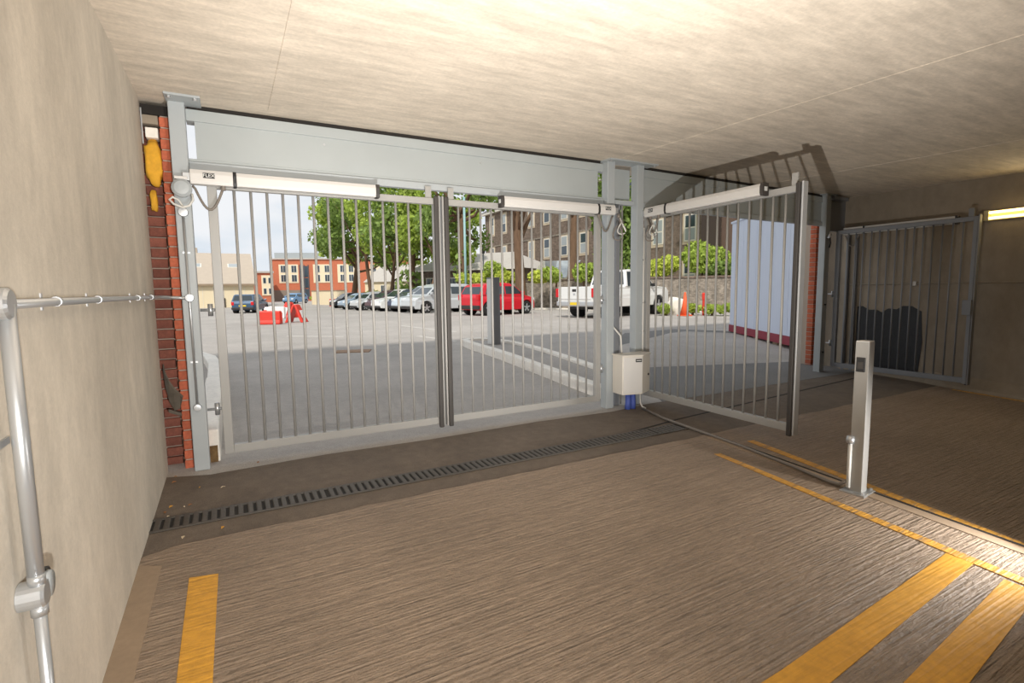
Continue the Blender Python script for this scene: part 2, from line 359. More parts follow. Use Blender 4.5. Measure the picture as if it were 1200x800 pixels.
# ------------------------------------------------------------------ brick piers
def brick_mesh(w, d, h, m, name='brick'):
    import bmesh
    bm = bmesh.new(); bmesh.ops.create_cube(bm, size=1)
    for v in bm.verts: v.co = Vector((v.co.x*w, v.co.y*d, v.co.z*h))
    bmesh.ops.bevel(bm, geom=bm.edges[:], offset=.004, segments=1, affect='EDGES')
    me = bpy.data.meshes.new(name); bm.to_mesh(me); bm.free(); me.materials.append(m); return me
def brick_wall(name, label, x0, x1, yf, depth, z0, z1, m, jit=.003, gap=.010, rough=0.):
    core = MB().box((x0+.006, yf+.012+rough*1.1, z0), (x1-.006, yf+depth, z1)).build(name, M_mortar)
    struct(core, label); org = ORG[core.name]
    r = random.Random(sum(map(ord, label)))
    n = int((z1-z0)/.075); W = .225
    cache = {}
    for k in range(n):
        zc = z0+.0375+k*.075
        x = x0-(.1125 if k % 2 else 0)
        while x < x1-.02:
            a = max(x, x0); b = min(x+W-gap, x1)
            if b-a > .03:
                key = round(b-a, 3)
                if key not in cache: cache[key] = brick_mesh(b-a, .10, .065, m)
                o = bpy.data.objects.new('brick', cache[key]); C.objects.link(o); o.parent = core
                o.location = Vector(((a+b)/2, yf+.05+r.uniform(-jit, jit)+(r.uniform(0, rough)), zc))-org
            x += W
    return core
brick_wall('wall_brick_pier_left', 'orange brick pier behind the left gate post', -.365, -.215, 4.462, .22, -.02, 2.58, M_brick, .004)
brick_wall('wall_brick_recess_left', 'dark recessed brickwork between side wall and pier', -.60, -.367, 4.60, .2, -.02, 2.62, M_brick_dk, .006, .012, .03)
brick_wall('wall_brick_pier_right', 'orange brick end pier beside the white cabin', 8.28, 8.95, 5.00, .24, -.05, 2.62, M_brick, .003)
# odds and ends wedged at the head of the left recess
t = thing('packing_block', 'grey packing block with metal angle above yellow foam', 'block', (-.42, 4.5, 2.44))
MB().box((-.465, 4.46, 2.47), (-.37, 4.58, 2.53)).build('block', M_concdark, t, .004)
MB().box((-.45, 4.47, 2.38), (-.375, 4.58, 2.45)).build('block', M_kerb, t, .006)
MB().box((-.468, 4.45, 2.33), (-.46, 4.47, 2.57)).build('angle', M_galv, t)
MB().box((-.468, 4.46, 2.535), (-.30, 4.6, 2.60)).build('lintel_strip', M_void, t)
def lump(name, mt, c, s, seed, label, cat, group=None):
    import bmesh
    bm = bmesh.new(); bmesh.ops.create_icosphere(bm, subdivisions=3, radius=1); r = random.Random(seed)
    ph = [r.uniform(0, 6) for _ in range(6)]
    for v in bm.verts:
        p = v.co.copy(); k = 1+.10*math.sin(5*p.x+ph[0])*math.sin(4*p.z+ph[1])+.07*math.sin(9*p.z+ph[2]+3*p.y)
        for i in range(3): p[i] = math.copysign(abs(p[i])**.6, p[i])
        v.co = Vector((p.x*s[0]*k, p.y*s[1]*k, p.z*s[2]*k))
    me = bpy.data.meshes.new(name); bm.to_mesh(me); bm.free(); me.materials.append(mt)
    me.polygons.foreach_set('use_smooth', [True]*len(me.polygons))
    o = bpy.data.objects.new(name, me); C.objects.link(o); o.location = c; ORG[o.name] = Vector(c); return tag(o, label, cat, group)
lump('expanding_foam', M_foam, (-.418, 4.52, 2.22), (.052, .05, .150), 1, 'large lump of yellow expanding foam filling the brick recess', 'foam')
lump('expanding_foam', M_foam, (-.437, 4.555, 1.955), (.022, .03, .075), 2, 'small yellow foam dribble below the big foam lump', 'foam')
# torn rubber flap
m = MB(); P_ = [(-.452, 4.47, .775), (-.445, 4.462, .72), (-.425, 4.45, .655), (-.395, 4.44, .60), (-.36, 4.435, .555), (-.345, 4.435, .535)]
for i, p in enumerate(P_):
    wd = [.03, .09, .15, .16, .10, .02][i]
    m.v += [(p[0]-.006, p[1], p[2]-wd), (p[0], p[1]-.02, p[2]), (p[0]+.004, p[1]-.012, p[2]+.012)]
m.f = [q for i in range(len(P_)-1) for q in ((3*i, 3*i+1, 3*i+4, 3*i+3), (3*i+1, 3*i+2, 3*i+5, 3*i+4))]
o = m.build('rubber_flap', M_rubbertear); so = o.modifiers.new('thick', 'SOLIDIFY'); so.thickness = .006
tag(o, 'torn grey rubber flap hanging from the brick recess', 'rubber flap')
m = MB(); m.hexa([(-.44, 4.44, .43), (-.36, 4.43, .395), (-.36, 4.46, .395), (-.44, 4.47, .43), (-.44, 4.44, .455), (-.36, 4.43, .42), (-.36, 4.46, .42), (-.44, 4.47, .455)])
tag(m.build('rubber_scrap', M_rubbertear, None, .004), 'small grey scrap below the torn rubber flap', 'scrap')

# ------------------------------------------------------------------ steel posts and beams
def post(x0, x1, y0, y1, label, plate=None, dz=.0):
    zt = CZ((y0+y1)/2)-.012; zb = FZ(y0)-.01
    t = thing('gate_post', label, 'gate post', ((x0+x1)/2, (y0+y1)/2, zb), 'steel gate posts' if False else None)
    MB().box((x0, y0, zb), (x1, y1, zt)).build('shaft', M_steel, t, .006)
    if plate:
        px0, px1, py0, py1 = plate
        MB().poly([(px0, py0), (px1, py0), (px1, py1), (px0, py1)], lambda x, y: CZ(y)-.014, lambda x, y: CZ(y)+.002).build('top_plate', M_steel, t, .003)
        for bx in (px0+.03, px1-.03):
            if abs(bx-(x0+x1)/2) < .02: continue
            MB().lathe([(.014, -.016), (.014, 0), (.010, 0)], 6, (bx, py0+.03, CZ(py0)-.012)).build('bolt', M_galv, t)
    return t
post(-.30, -.20, 4.35, 4.45, 'grey square steel gate post in front of the brick pier', (-.31, -.10, 4.20, 4.46))
post(3.525, 3.625, 4.35, 4.45, 'grey steel post carrying the closed gate, beside the control box', (3.50, 4.16, 4.27, 4.47))
post(3.93, 4.03, 4.35, 4.45, 'grey steel post carrying the gate leaf that stands open')
P4 = (7.74, 4.54)
post(P4[0], P4[0]+.11, P4[1], P4[1]+.10, 'grey steel gate post near the far concrete wall', (P4[0]-.06, P4[0]+.2, P4[1]-.04, P4[1]+.12))
def beam(p0, p1, g0, g1, label):
    "p0,p1 ends on the front line; g0,g1 open gaps at the web ends"
    d = Vector((p1[0]-p0[0], p1[1]-p0[1])); u = d.normalized()
    t = thing('lintel_beam', label, 'steel beam', (*((Vector(p0)+Vector(p1))/2), 2.19))
    q0 = Vector(p0)+u*g0; q1 = Vector(p1)-u*g1
    MB().beam(q0, q1, .012, 2.25, 2.53, .045).build('web', M_beam, t)
    MB().beam(p0, p1, .12, 2.515, 2.595, .085).build('top_flange', M_beam, t, .003)
    MB().beam(p0, p1, .14, 2.235, 2.255, .105).build('bottom_flange', M_beam, t, .002)
    MB().beam(p0, p1, .06, 2.175, 2.232, .045).build('stop_rail', M_steel, t, .004)
    for k in (.25, .62):
        c = Vector(p0)+d*k; MB().lathe([(.010, 0), (.010, .010), (.005, .014)], 6, (c.x, c.y+.036, 2.46), 'y').build('bolt', M_galv, t)
    return t
beam((-.20, 4.40), (3.525, 4.40), .05, .06, 'long grey steel beam above the closed pair of gates')
beam((4.03, 4.40), (P4[0], 4.58), .01, .0, 'long grey steel beam above the open gateway, crossed by the gate shadow')
t = thing('spacer_panel', 'short grey steel panel closing the gap between the paired posts', 'panel', (3.78, 4.45, 2.2))
MB().box((3.64, 4.45, 2.25), (3.91, 4.462, 2.57)).build('plate', M_beam, t, .002)
MB().box((3.63, 4.40, 2.19), (3.93, 4.46, 2.235)).build('rail', M_steel, t, .003)
MB().cyl((3.79, 4.43, -.0), (3.79, 4.43, 2.19), .011, 10).build('infill_bar', M_gate, t, 0, True)
MB().box((3.70, 4.42, FZ(4.4)-.01), (3.76, 4.48, 2.19)).build('infill_stile', M_gate_dk, t, .004)
# dark soffit strip between beams and ceiling (packing)
MB().box((-.19, 4.44, 2.60), (3.5, 4.5, CZ(4.45)+.01)).build('packing_strip', M_void, bpy.data.objects['lintel_beam'])
m = MB().beam((4.03, 4.47), (P4[0], 4.65), .06, 2.60, CZ(4.5)+.01); m.build('packing_strip', M_void, bpy.data.objects['lintel_beam.001'])
# beam return in the dark corner behind the last post
t = thing('corner_bracket', 'dark steel corner bracket under the ceiling by the far wall', 'bracket', (8.0, 4.66, 2.1))
MB().box((P4[0]+.11, 4.62, 2.12), (8.36, 4.70, 2.60)).build('plate', M_gate_dk, t, .003)
MB().box((P4[0]+.11, 4.50, 2.55), (8.22, 4.66, 2.60)).build('ledge', M_gate_dk, t, .003)

# ------------------------------------------------------------------ gate leaves
def gate_leaf(label, h, e, side, dark=False, alu=True, lock=False):
    """hinge plan point h, free end plan point e; side=+1/-1 which side carries the tab and safety edge"""
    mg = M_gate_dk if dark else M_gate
    h = Vector(h); e = Vector(e); L_ = (e-h).length; u = (e-h)/L_; n = Vector((-u.y, u.x))*side
    def P(s, w=0.): return h+u*s+n*w
    t = thing('gate_leaf', label, 'gate', (*((h+e)/2), .08))
    def seg(s0, s1, w0, w1, z0, z1, name, mt, bev=.004):
        a, b, c, d = P(s0, w0), P(s1, w0), P(s1, w1), P(s0, w1)
        MB().hexa([(*a, z0), (*b, z0), (*c, z0), (*d, z0), (*a, z1), (*b, z1), (*c, z1), (*d, z1)]).build(name, mt, t, bev)
    seg(0, .062, -.025, .025, .08, 2.10, 'stile', mg)
    seg(L_-.060, L_-.018, -.025, .025, .07, 2.10, 'stile', mg)
    seg(.062, L_-.060, -.025, .025, 2.045, 2.10, 'top_rail', mg)
    seg(.062, L_-.060, -.025, .025, .08, .145, 'bottom_rail', mg)
    N = 14
    s0 = .062; s1 = L_-.060
    for k in range(N):
        s = s0+(s1-s0)*(k+1)/(N+1); p = P(s)
        MB().cyl((*p, .14), (*p, 2.05), .0105, 8).build('bar', mg, t, 0, True)
    seg(L_-.060, L_-.018, .025, .058, .05, 2.115, 'safety_edge', M_rubber, .01)
    seg(L_-.018, L_-.002, -.02, .04, .06, 2.12, 'edge_channel', M_alu if alu else mg, .004)
    seg(L_-.125, L_-.070, .0, .012, 2.09, 2.20, 'stop_tab', mg, .001)
    for z in (1.17, .43):
        p = P(-.095, 0); q = P(.03, 0); r_ = P(-.03, 0)
        MB().cyl((*p, z), (*q, z), .010, 8).build('hinge_bolt', M_galv, t, 0, True)
        MB().cyl((r_.x, r_.y, z-.045), (r_.x, r_.y, z+.045), .017, 10).build('hinge_barrel', M_galv, t, 0, True)
    if lock: seg(L_-.10, L_-.01, -.06, -.025, .92, 1.10, 'lock_case', mg)
    return t
GY = 4.40
gate_leaf('closed pale grey barred gate leaf hinged on the post by the brick pier', (-.10, GY), (1.672, GY), -1, alu=False)
gate_leaf('closed pale grey barred gate leaf hinged beside the control box', (3.462, GY), (1.687, GY), 1, alu=False)
gate_leaf('pale grey barred gate leaf swung open into the garage', (4.105, 4.40), (4.06, 2.545), -1)
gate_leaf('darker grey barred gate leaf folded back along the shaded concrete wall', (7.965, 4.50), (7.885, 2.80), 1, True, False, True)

def text_mesh(body, size, m, name='lettering'):
    cu = bpy.data.curves.new(name, 'FONT'); cu.body = body; cu.size = size; cu.extrude = .0006; cu.align_x = 'CENTER'; cu.align_y = 'CENTER'
    o = bpy.data.objects.new(name, cu); C.objects.link(o); bpy.context.view_layer.update()
    me = bpy.data.meshes.new_from_object(o.evaluated_get(bpy.context.evaluated_depsgraph_get())); bpy.data.objects.remove(o); bpy.data.curves.remove(cu)
    me.name = name; me.materials.clear(); me.materials.append(m); return me
def operator(label, a, b, face, logo_at, headlen=.27, cap=True, drop=0.):
    """tube operator from a (post end) to b; face = outward unit normal in plan"""
    a = Vector(a); b = Vector(b); L_ = (b-a).length; u = (b-a)/L_; n = Vector(face).normalized()
    z0 = 2.055+drop; z1 = 2.155+drop
    t = thing('gate_operator', label, 'gate motor', (*((a+b)/2), z0))
    def prof(s0, s1, name, mt, g=0., hw=.038):
        # D-shaped section
        sec = [(-hw-g, z0-g), (hw*.75+g, z0-g), (hw+g, z0+.022), (hw+g, z1-.03), (hw*.7+g, z1+g), (-hw-g, z1+g)]
        k = len(sec); vs = []
        for s in (s0, s1):
            for w_, z in sec: p = a+u*s+n*w_; vs.append((p.x, p.y, z))
        m = MB().add(vs, [tuple(range(k)), tuple(range(2*k-1, k-1, -1))]+[(i, (i+1) % k, k+(i+1) % k, k+i) for i in range(k)])
        return m.build(name, mt, t, .003)
    prof(0, headlen, 'motor_head', M_white); prof(headlen, headlen+.022, 'band', M_black, .003); prof(headlen+.022, L_-.03, 'arm_tube', M_white, -.002)
    prof(L_-.03, L_, 'end_cap', M_rubber, .003)
    if cap:
        p = a+u*(L_)+n*.0
        MB().beam(a+u*(L_-.001), a+u*(L_+.003), .034, z0+.035, z0+.07).build('cap_badge', M_lens, t)
    # logo plate
    c = a+u*logo_at+n*.0385; hw = .036
    p, q = c-u*hw, c+u*hw
    pl = MB().beam(p, q, .004, z0+.042, z0+.078).build('logo_plate', M_black, t)
    me = text_mesh('FLEX', .034, M_lens); lo = bpy.data.objects.new('lettering', me); C.objects.link(lo); lo.parent = pl
    right = u if (u.cross(n) if False else (u.x*n.y-u.y*n.x)) < 0 else -u   # reading direction seen from the face side
    R_ = Matrix(((right.x, 0, n.x), (right.y, 0, n.y), (0, 1, 0))).to_4x4()
    # object origin of plate children = t origin
    off = Vector((c.x+n.x*.0025, c.y+n.y*.0025, z0+.060))-ORG[t.name]
    lo.matrix_basis = Matrix.Translation(off) @ R_
    # arm bracket to the post
    e = a-u*.045; MB().beam(e, a, .05, z0+.02, z0+.075).build('post_bracket', M_galv, t, .003)
    # flexible cable loop from the head
    s = a+u*.20+n*.01
    pts = []
    for k in range(13):
        f = k/12; p = s+(a-u*.0-s)*f*.95; pts.append((p.x, p.y, z0-.01-.16*math.sin(PI*min(f*1.05, 1))))
    MB().tube(pts, .009, 8).build('flexible_conduit', M_cable_g, t, 0, True)
    gx = s; MB().lathe([(.016, -.03), (.016, 0)], 10, (gx.x, gx.y, z0)).build('cable_gland', M_cable_g, t)
    return t
operator('white tube gate motor on the closed leaf by the brick pier', (-.195, 4.325), (1.125, 4.325), (0, -1), .115, .265)
operator('white tube gate motor on the closed leaf beside the control box', (3.585, 4.325), (2.245, 4.325), (0, -1), .10, .20)
operator('white tube gate motor along the top of the leaf swung open', (4.03, 4.31), (3.995, 2.86), (-1, .02), .10, .30)
operator('slim gate motor on the shaded leaf folded against the far wall', (8.045, 4.44), (7.985, 3.05), (1, .04), .12, .27, drop=-.02)

# ------------------------------------------------------------------ conduits, boxes, cables on the left
def disc_box(name, c, axis, r, d, m, parent):
    s = 1
    return MB().lathe([(r, 0), (r, d*.7), (r*.93, d), (r*.3, d)], 24, c, axis).build(name, m, parent, 0, True)
cx = WX+.035
t = thing('conduit_run', 'galvanised conduit with round boxes fixed on the pale left wall', 'conduit', (cx, 1.55, -.06))
MB().tube([(cx, 1.54, .58), (cx, 1.535, 1.27)], .016, 14).build('pipe', M_galv, t, 0, True)
MB().tube([(cx, 1.54, -.08), (cx, 1.54, .58)], .0125, 14).build('pipe', M_galv, t, 0, True)
MB().tube([(cx, 1.56, 1.27), (cx, 2.6, 1.272), (cx, 4.20, 1.272), (cx+.03, 4.30, 1.27), (-.30, 4.333, 1.262), (-.25, 4.335, 1.262)], .0115, 14).build('pipe', M_galv, t, 0, True)
MB().lathe([(.036, -.03), (.036, .008), (.030, .014), (.010, .015)], 22, (cx, 1.525, 1.272), 'x').build('junction_box', M_galv, t)
MB().lathe([(.033, -.034), (.033, .010), (.028, .016), (.010, .017)], 22, (cx, 1.545, .592), 'x').build('junction_box', M_galv, t)
for z in (.555, .63): MB().lathe([(.017, -.012), (.017, .012)], 14, (cx, 1.54, z)).build('coupler', M_galv, t, 0, True)
b = MB().lathe([(.036, 0), (.036, .012), (.02, .012)], 22, (cx-.005, 1.585, .60), 'x').build('black_knob', M_black, t, 0, True)
MB().lathe([(.033, .010), (.030, .020), (.005, .021)], 22, (cx-.004, 1.580, .597), 'x').build('switch_face', M_steel, t, 0, True)
def saddle(p, ax):
    m = MB()
    if ax == 'z': m.box((WX-.005, p[1]-.035, p[2]-.008), (WX+.006, p[1]+.035, p[2]+.008)); m.lathe([(.016, -.009), (.016, .009)], 12, p)
    else: m.box((WX-.005, p[1]-.007, p[2]-.024), (WX+.004, p[1]+.007, p[2]+.024)); m.lathe([(.0145, -.007), (.0145, .007)], 12, p, 'y')
    return m.build('saddle', M_galv, t, 0)
saddle((cx, 1.54, .96), 'z')
for y in (1.92, 2.45, 3.4, 3.95): saddle((cx, y, 1.272), 'y')
MB().lathe([(.018, -.02), (.018, .02)], 12, (cx, 3.97, 1.272), 'y').build('coupler', M_galv, t, 0, True)

t = thing('post_conduit', 'thin galvanised conduit with round boxes up the post by the brick pier', 'conduit', (-.25, 4.34, .4))
MB().tube([(-.252, 4.338, .47), (-.253, 4.338, 1.86)], .0085, 12).build('pipe', M_galv, t, 0, True)
for z, r in ((.468, .026), (1.262, .028), (1.86, .032)): MB().lathe([(r, .0), (r, -.030), (r*.9, -.036), (r*.3, -.037)], 22, (-.252, 4.352, z), 'y').build('round_box', M_galv, t)
for z in (.80, 1.58): MB().box((-.275, 4.338, z-.006), (-.229, 4.352, z+.006)).build('saddle', M_galv, t)
t = thing('alarm_sounder', 'round grey sounder with cable loop below the beam on the left post', 'sounder', (-.25, 4.34, 2.0))
MB().lathe([(.055, .0), (.055, -.02), (.062, -.03), (.062, -.06), (.045, -.075), (.02, -.078)], 26, (-.248, 4.352, 2.02), 'y').build('housing', M_steel, t)
MB().box((-.29, 4.29, 2.08), (-.21, 4.352, 2.10)).build('bracket', M_white, t, .004)
pts = [(-.19+.0, 4.30, 1.985), (-.185, 4.29, 1.94), (-.21, 4.285, 1.90), (-.25, 4.28, 1.885), (-.30, 4.285, 1.905), (-.325, 4.295, 1.935), (-.305, 4.30, 1.955), (-.275, 4.31, 1.94), (-.25, 4.32, 1.90), (-.25, 4.335, 1.87)]
MB().tube(pts, .0075, 8).build('cable', M_cable, t, 0, True)

# ------------------------------------------------------------------ centre: control box and cabling
qa = on_y(718, 440, 4.34); qb = on_y(731, 440, 4.14); qc = on_y(753, 440, 4.10); qd = on_y(761.5, 440, 4.21)
plan = [(qa[0], 4.345), (qb[0], 4.16), (qc[0], 4.10), (qd[0], 4.21), (qd[0], 4.345)]
zb, zt = on_y(742, 462, 4.14)[2], on_y(742, 417, 4.14)[2]
t = thing('control_box', 'beige faceted control cabinet with white door between the paired posts', 'control box', (3.82, 4.26, zb))
MB().poly(plan, zb, zt).build('case', M_boxgrey, t, .006)
MB().poly([(p[0], p[1]) for p in [(plan[0][0]-.008, 4.349), (plan[1][0]-.006, 4.152), (plan[2][0]+.002, 4.090), (plan[3][0]+.008, 4.206), (plan[3][0]+.008, 4.349)]], zt-.002, zt+.012).build('lid', M_boxgrey, t, .003)
pb, pc = Vector(plan[1]), Vector(plan[2]); du = (pc-pb).normalized(); dn = Vector((du.y, -du.x))
MB().beam(pb+du*.012+dn*.004, pc-du*.006+dn*.004, .008, zb+.02, zt-.012).build('door', M_white, t, .003)
MB().beam(pc-du*.085+dn*.009, pc-du*.015+dn*.009, .003, zt-.065, zt-.03).build('label_plate', M_black, t)
MB().beam(pc-du*.078+dn*.011, pc-du*.022+dn*.011, .002, zt-.051, zt-.044).build('label_stripe', M_lens, t)
pd = Vector(plan[3]); du2 = (pd-pc).normalized(); dn2 = Vector((du2.y, -du2.x)); k = pc+du2*(pd-pc).length*.72
MB().cyl((k.x-dn2.x*.004, k.y-dn2.y*.004, .36), (k.x+dn2.x*.012, k.y+dn2.y*.012, .36), .012, 12).build('lock', M_black, t, 0, True)
for i, x in enumerate((3.71, 3.78)):
    MB().tube([(x, 4.22, FZ(4.2)-.004), (x+.005, 4.22, .06), (x, 4.22, zb+.01)], [.032, .030, .027], 12).build('cable_sleeve', M_blue, t, 0, True)
MB().tube([(3.84, 4.17, zb), (3.84, 4.165, .06), (3.845, 4.14, .02), (3.86, 4.10, .004)], .009, 8).build('outlet_conduit', M_cable, t, 0, True)
# conduits down the paired posts into the box
t = thing('post_conduit', 'white conduit with dogleg down the post into the control cabinet', 'conduit', (3.66, 4.34, .5))
MB().tube([(3.64, 4.395, 1.95), (3.64, 4.395, .95), (3.64, 4.39, .88), (3.70, 4.33, .78), (3.70, 4.31, zt)], .010, 10).build('pipe', M_cable, t, 0, True)
for z in (1.62, 1.20, .98): MB().box((3.622, 4.383, z-.008), (3.652, 4.409, z+.008)).build('saddle', M_galv, t)
t = thing('post_conduit', 'straight conduit clipped to the open leaf post above the control cabinet', 'conduit', (4.04, 4.34, .5))
MB().tube([(4.025, 4.338, 1.95), (4.02, 4.335, .9), (4.0, 4.31, zt)], .010, 10).build('pipe', M_cable, t, 0, True)
for z in (1.60, 1.13, .8): MB().box((4.005, 4.33, z-.008), (4.042, 4.352, z+.008)).build('saddle', M_galv, t)
for (x, y, lab, s) in ((3.66, 4.31, 'loose white cable loops hanging from the motor by the control cabinet post', 1), (4.06, 4.26, 'loose white cable loops hanging beside the open leaf hinge', 2)):
    r = random.Random(s); t = thing('cable_loop', lab, 'cable', (x, y, 1.75))
    for k in range(2):
        pts = []; R_ = .06+.015*k; z0 = 1.92-.05*k
        for i in range(17):
            a = -PI*.2+i/16*PI*1.9; pts.append((x-.05*k+R_*math.cos(a)*.8, y-.03+.02*math.sin(2*a), z0+R_*math.sin(a)))
        MB().tube([(x-.02, y, 2.06)]+pts, .0065, 7).build('cable', M_cable if k == 0 else M_cable_g, t, 0, True)
    MB().cyl((x-.02, y, 2.03), (x-.02, y, 2.07), .016, 10).build('gland', M_cable_g, t, 0, True)

# ------------------------------------------------------------------ sensor post with floor conduit
bx, by = 3.585, 1.815; zf = FZ(by)
t = thing('sensor_post', 'white square sensor post on a base plate with black reader', 'sensor post', (bx, by, zf))
def rot(pts, a, c): return [(c[0]+(x*math.cos(a)-y*math.sin(a)), c[1]+(x*math.sin(a)+y*math.cos(a))) for x, y in pts]
A_ = math.radians(6)
zt2 = .93
MB().poly(rot([(-.04, -.04), (.04, -.04), (.04, .04), (-.04, .04)], A_, (bx, by)), zf, zt2).build('shaft', M_gate, t, .004)
MB().poly(rot([(-.038, -.038), (.038, -.038), (.038, .038), (-.038, .038)], A_, (bx, by)), zt2-.002, zt2+.006).build('cap', M_white, t, .002)
MB().poly(rot([(-.085, -.075), (.085, -.075), (.085, .075), (-.085, .075)], A_, (bx, by)), zf-.004, zf+.01).build('base_plate', M_galv, t, .002)
for sx in (-1, 1):
    q = rot([(sx*.066, -.055)], A_, (bx, by))[0]; MB().lathe([(.010, 0), (.010, .012), (.006, .016)], 6, (q[0], q[1], zf+.009)).build('bolt', M_galv, t)
rd = MB().poly(rot([(-.046, -.022), (-.036, -.022), (-.036, .030), (-.046, .030)], A_, (bx, by)), .735, .83).build('reader', M_black, t, .004)
MB().poly(rot([(-.050, -.012), (-.044, -.012), (-.044, .020), (-.050, .020)], A_, (bx, by)), .755, .80).build('reader_lens', M_rubber, rd, .002)
MB().tube([(bx-.055, by+.03, zf+.03), (bx-.055, by+.03, .26)], .012, 10).build('riser_pipe', M_cable, t, 0, True)
MB().lathe([(.022, -.02), (.026, 0), (.022, .025), (.01, .03)], 12, (bx-.055, by+.03, .28)).build('pipe_fitting', M_galv, t, 0, True)
pts = [(3.83, 4.12, FZ(4.12)+.012), (3.74, 3.7, FZ(3.7)+.012), (3.70, 3.15, FZ(3.15)+.014), (3.675, 2.75, FZ(2.75)+.014), (3.60, 2.25, FZ(2.25)+.016), (3.545, 1.97, FZ(1.97)+.018), (3.53, 1.90, FZ(1.9)+.03), (3.53, 1.855, FZ(1.85)+.07)]
tag(MB().tube(pts, .012, 10).build('floor_conduit', M_cable_g, None, 0, True), 'grey conduit lying along the floor joint to the sensor post', 'conduit')

# ------------------------------------------------------------------ drain channel
t = thing('drain_channel', 'long slotted drainage channel across the asphalt apron', 'drain', (1.6, 3.47, FZ(3.47)-.03))
y0, y1 = 3.375, 3.555
def strip(xa, xb, ya, yb, dz0, dz1, name, mt):
    m = MB().box((xa, ya, 0), (xb, yb, 1)); m.v = [(x, y, FZ(y)+(dz0 if z == 0 else dz1)) for x, y, z in m.v]; return m.build(name, mt, t)
XD1 = 3.72
strip(WX, XD1, y0-.0, y0+.018, -.03, .003, 'side_rail', M_drain); strip(WX, XD1, y1-.018, y1, -.03, .003, 'side_rail', M_drain)
strip(WX, XD1, y0, y1, -.03, -.004, 'channel_bed', M_void)
me = brick_mesh(.031, y1-y0-.03, .012, M_drain, 'slat')
k = 0; x = WX+.03
while x < XD1-.02:
    o = bpy.data.objects.new('slat', me); C.objects.link(o); o.parent = t
    o.location = Vector((x, (y0+y1)/2, FZ((y0+y1)/2)-.002))-ORG[t.name]; o.rotation_euler = (math.atan(SL), 0, 0)
    x += .047 if k % 10 != 9 else .055; k += 1
# dark saw-cut line across the apron towards the open gateway
m = MB().poly([(3.0, 3.52), (3.9, 3.66), (7.8, 4.02), (7.8, 4.045), (3.9, 3.685), (3.0, 3.545)], lambda x, y: FZ(y)-.02, lambda x, y: FZ(y)-.004)
m.build('saw_cut', M_void, apron)

# ------------------------------------------------------------------ far wall fittings
t = thing('strip_light', 'lit twin tube fluorescent batten high on the far wall', 'light fitting', (RX(2.4)-.04, 2.4, 2.08))
def wallbeam(ya, yb, z0, z1, o0, o1, name, mt, bev=.002):
    MB().hexa([(RX(ya)-o1, ya, z0), (RX(ya)-o0, ya, z0), (RX(yb)-o0, yb, z0), (RX(yb)-o1, yb, z0), (RX(ya)-o1, ya, z1), (RX(ya)-o0, ya, z1), (RX(yb)-o0, yb, z1), (RX(yb)-o1, yb, z1)]).build(name, mt, t, bev)
YA, YB = 1.50, 2.86
wallbeam(YA, YB, 2.06, 2.17, .0, .045, 'body', M_batten)
for z in (2.082, 2.148): MB().cyl((RX(YA+.04)-.062, YA+.04, z), (RX(YB-.05)-.062, YB-.05, z), .014, 12).build('tube', M_tube, t, 0, True)
wallbeam(YB-.05, YB, 2.055, 2.175, .0, .085, 'end_cap', M_batten); wallbeam(YA, YA+.05, 2.055, 2.175, 0, .085, 'end_cap', M_batten)
d = bpy.data.lights.new('strip_light_glow', 'AREA'); d.shape = 'RECTANGLE'; d.size = 1.2; d.size_y = .06; d.energy = 9; d.color = (1, .82, .5)
lo = bpy.data.objects.new('strip_light_glow', d); C.objects.link(lo); lo.location = (RX(2.0)-.10, 2.03, 2.115)
lo.rotation_euler = Vector((-1, 0, 0)).to_track_quat('-Z', 'Y').to_euler(); lo.rotation_euler.rotate_axis('Z', PI/2)
t = thing('conduit_run', 'thin conduit with boxes along the shaded far wall', 'conduit', (RX(2)-.02, 2, 1.3))
MB().tube([(RX(.2)-.02, .2, 1.31), (RX(4.5)-.02, 4.5, 1.31)], .009, 8).build('pipe', M_concdark, t, 0, True)
for y in (2.35, 3.6): MB().box((RX(y)-.035, y-.02, 1.28), (RX(y), y+.02, 1.34)).build('clip_box', M_white, t, .004)
# bitumen patch, 6 mm coating
prof = [(4.38, .02), (4.38, .98), (4.3, .985), (4.2, .93), (4.1, .94), (4.02, .90), (3.93, .96), (3.82, .95), (3.74, 1.0), (3.62, 1.0), (3.5, .93), (3.47, .5), (3.5, .1), (3.55, .02)]
m = MB(); n = len(prof)
m.v = [(RX(y)-.006, y, z) for y, z in prof]+[(RX(y)+.01, y, z) for y, z in prof]
m.f = [tuple(range(n)), tuple(range(2*n-1, n-1, -1))]+[(i, (i+1) % n, n+(i+1) % n, n+i) for i in range(n)]
tag(m.build('bitumen_patch', M_bitumen), 'black bitumen waterproofing patch on the shaded far wall', 'wall coating')
t = thing('guide_channel', 'pair of upright dark steel channels at the end of the far wall', 'channel', (8.2, 4.45, 0))
for y in (4.42, 4.55): MB().box((RX(y)-.055, y-.02, FZ(y)-.01), (RX(y)-.004, y+.02, 2.06)).build('channel', M_gate_dk, t, .004)
t = thing('gate_stay', 'small white headed stay with black handle on the far gate post', 'latch', (P4[0]+.03, P4[1]-.04, 1.85))
MB().lathe([(.01, -.03), (.026, -.02), (.028, 0), (.018, .02), (.005, .026)], 14, (P4[0]+.05, P4[1]-.035, 2.03)).build('head', M_white, t, 0, True)
MB().tube([(P4[0]+.05, P4[1]-.035, 2.0), (P4[0]+.06, P4[1]-.04, 1.92), (P4[0]+.045, P4[1]-.035, 1.85)], .010, 8).build('handle', M_black, t, 0, True)
MB().box((P4[0]+.03, P4[1]-.04, 1.995), (P4[0]+.07, P4[1]+.005, 2.01)).build('mount', M_galv, t)
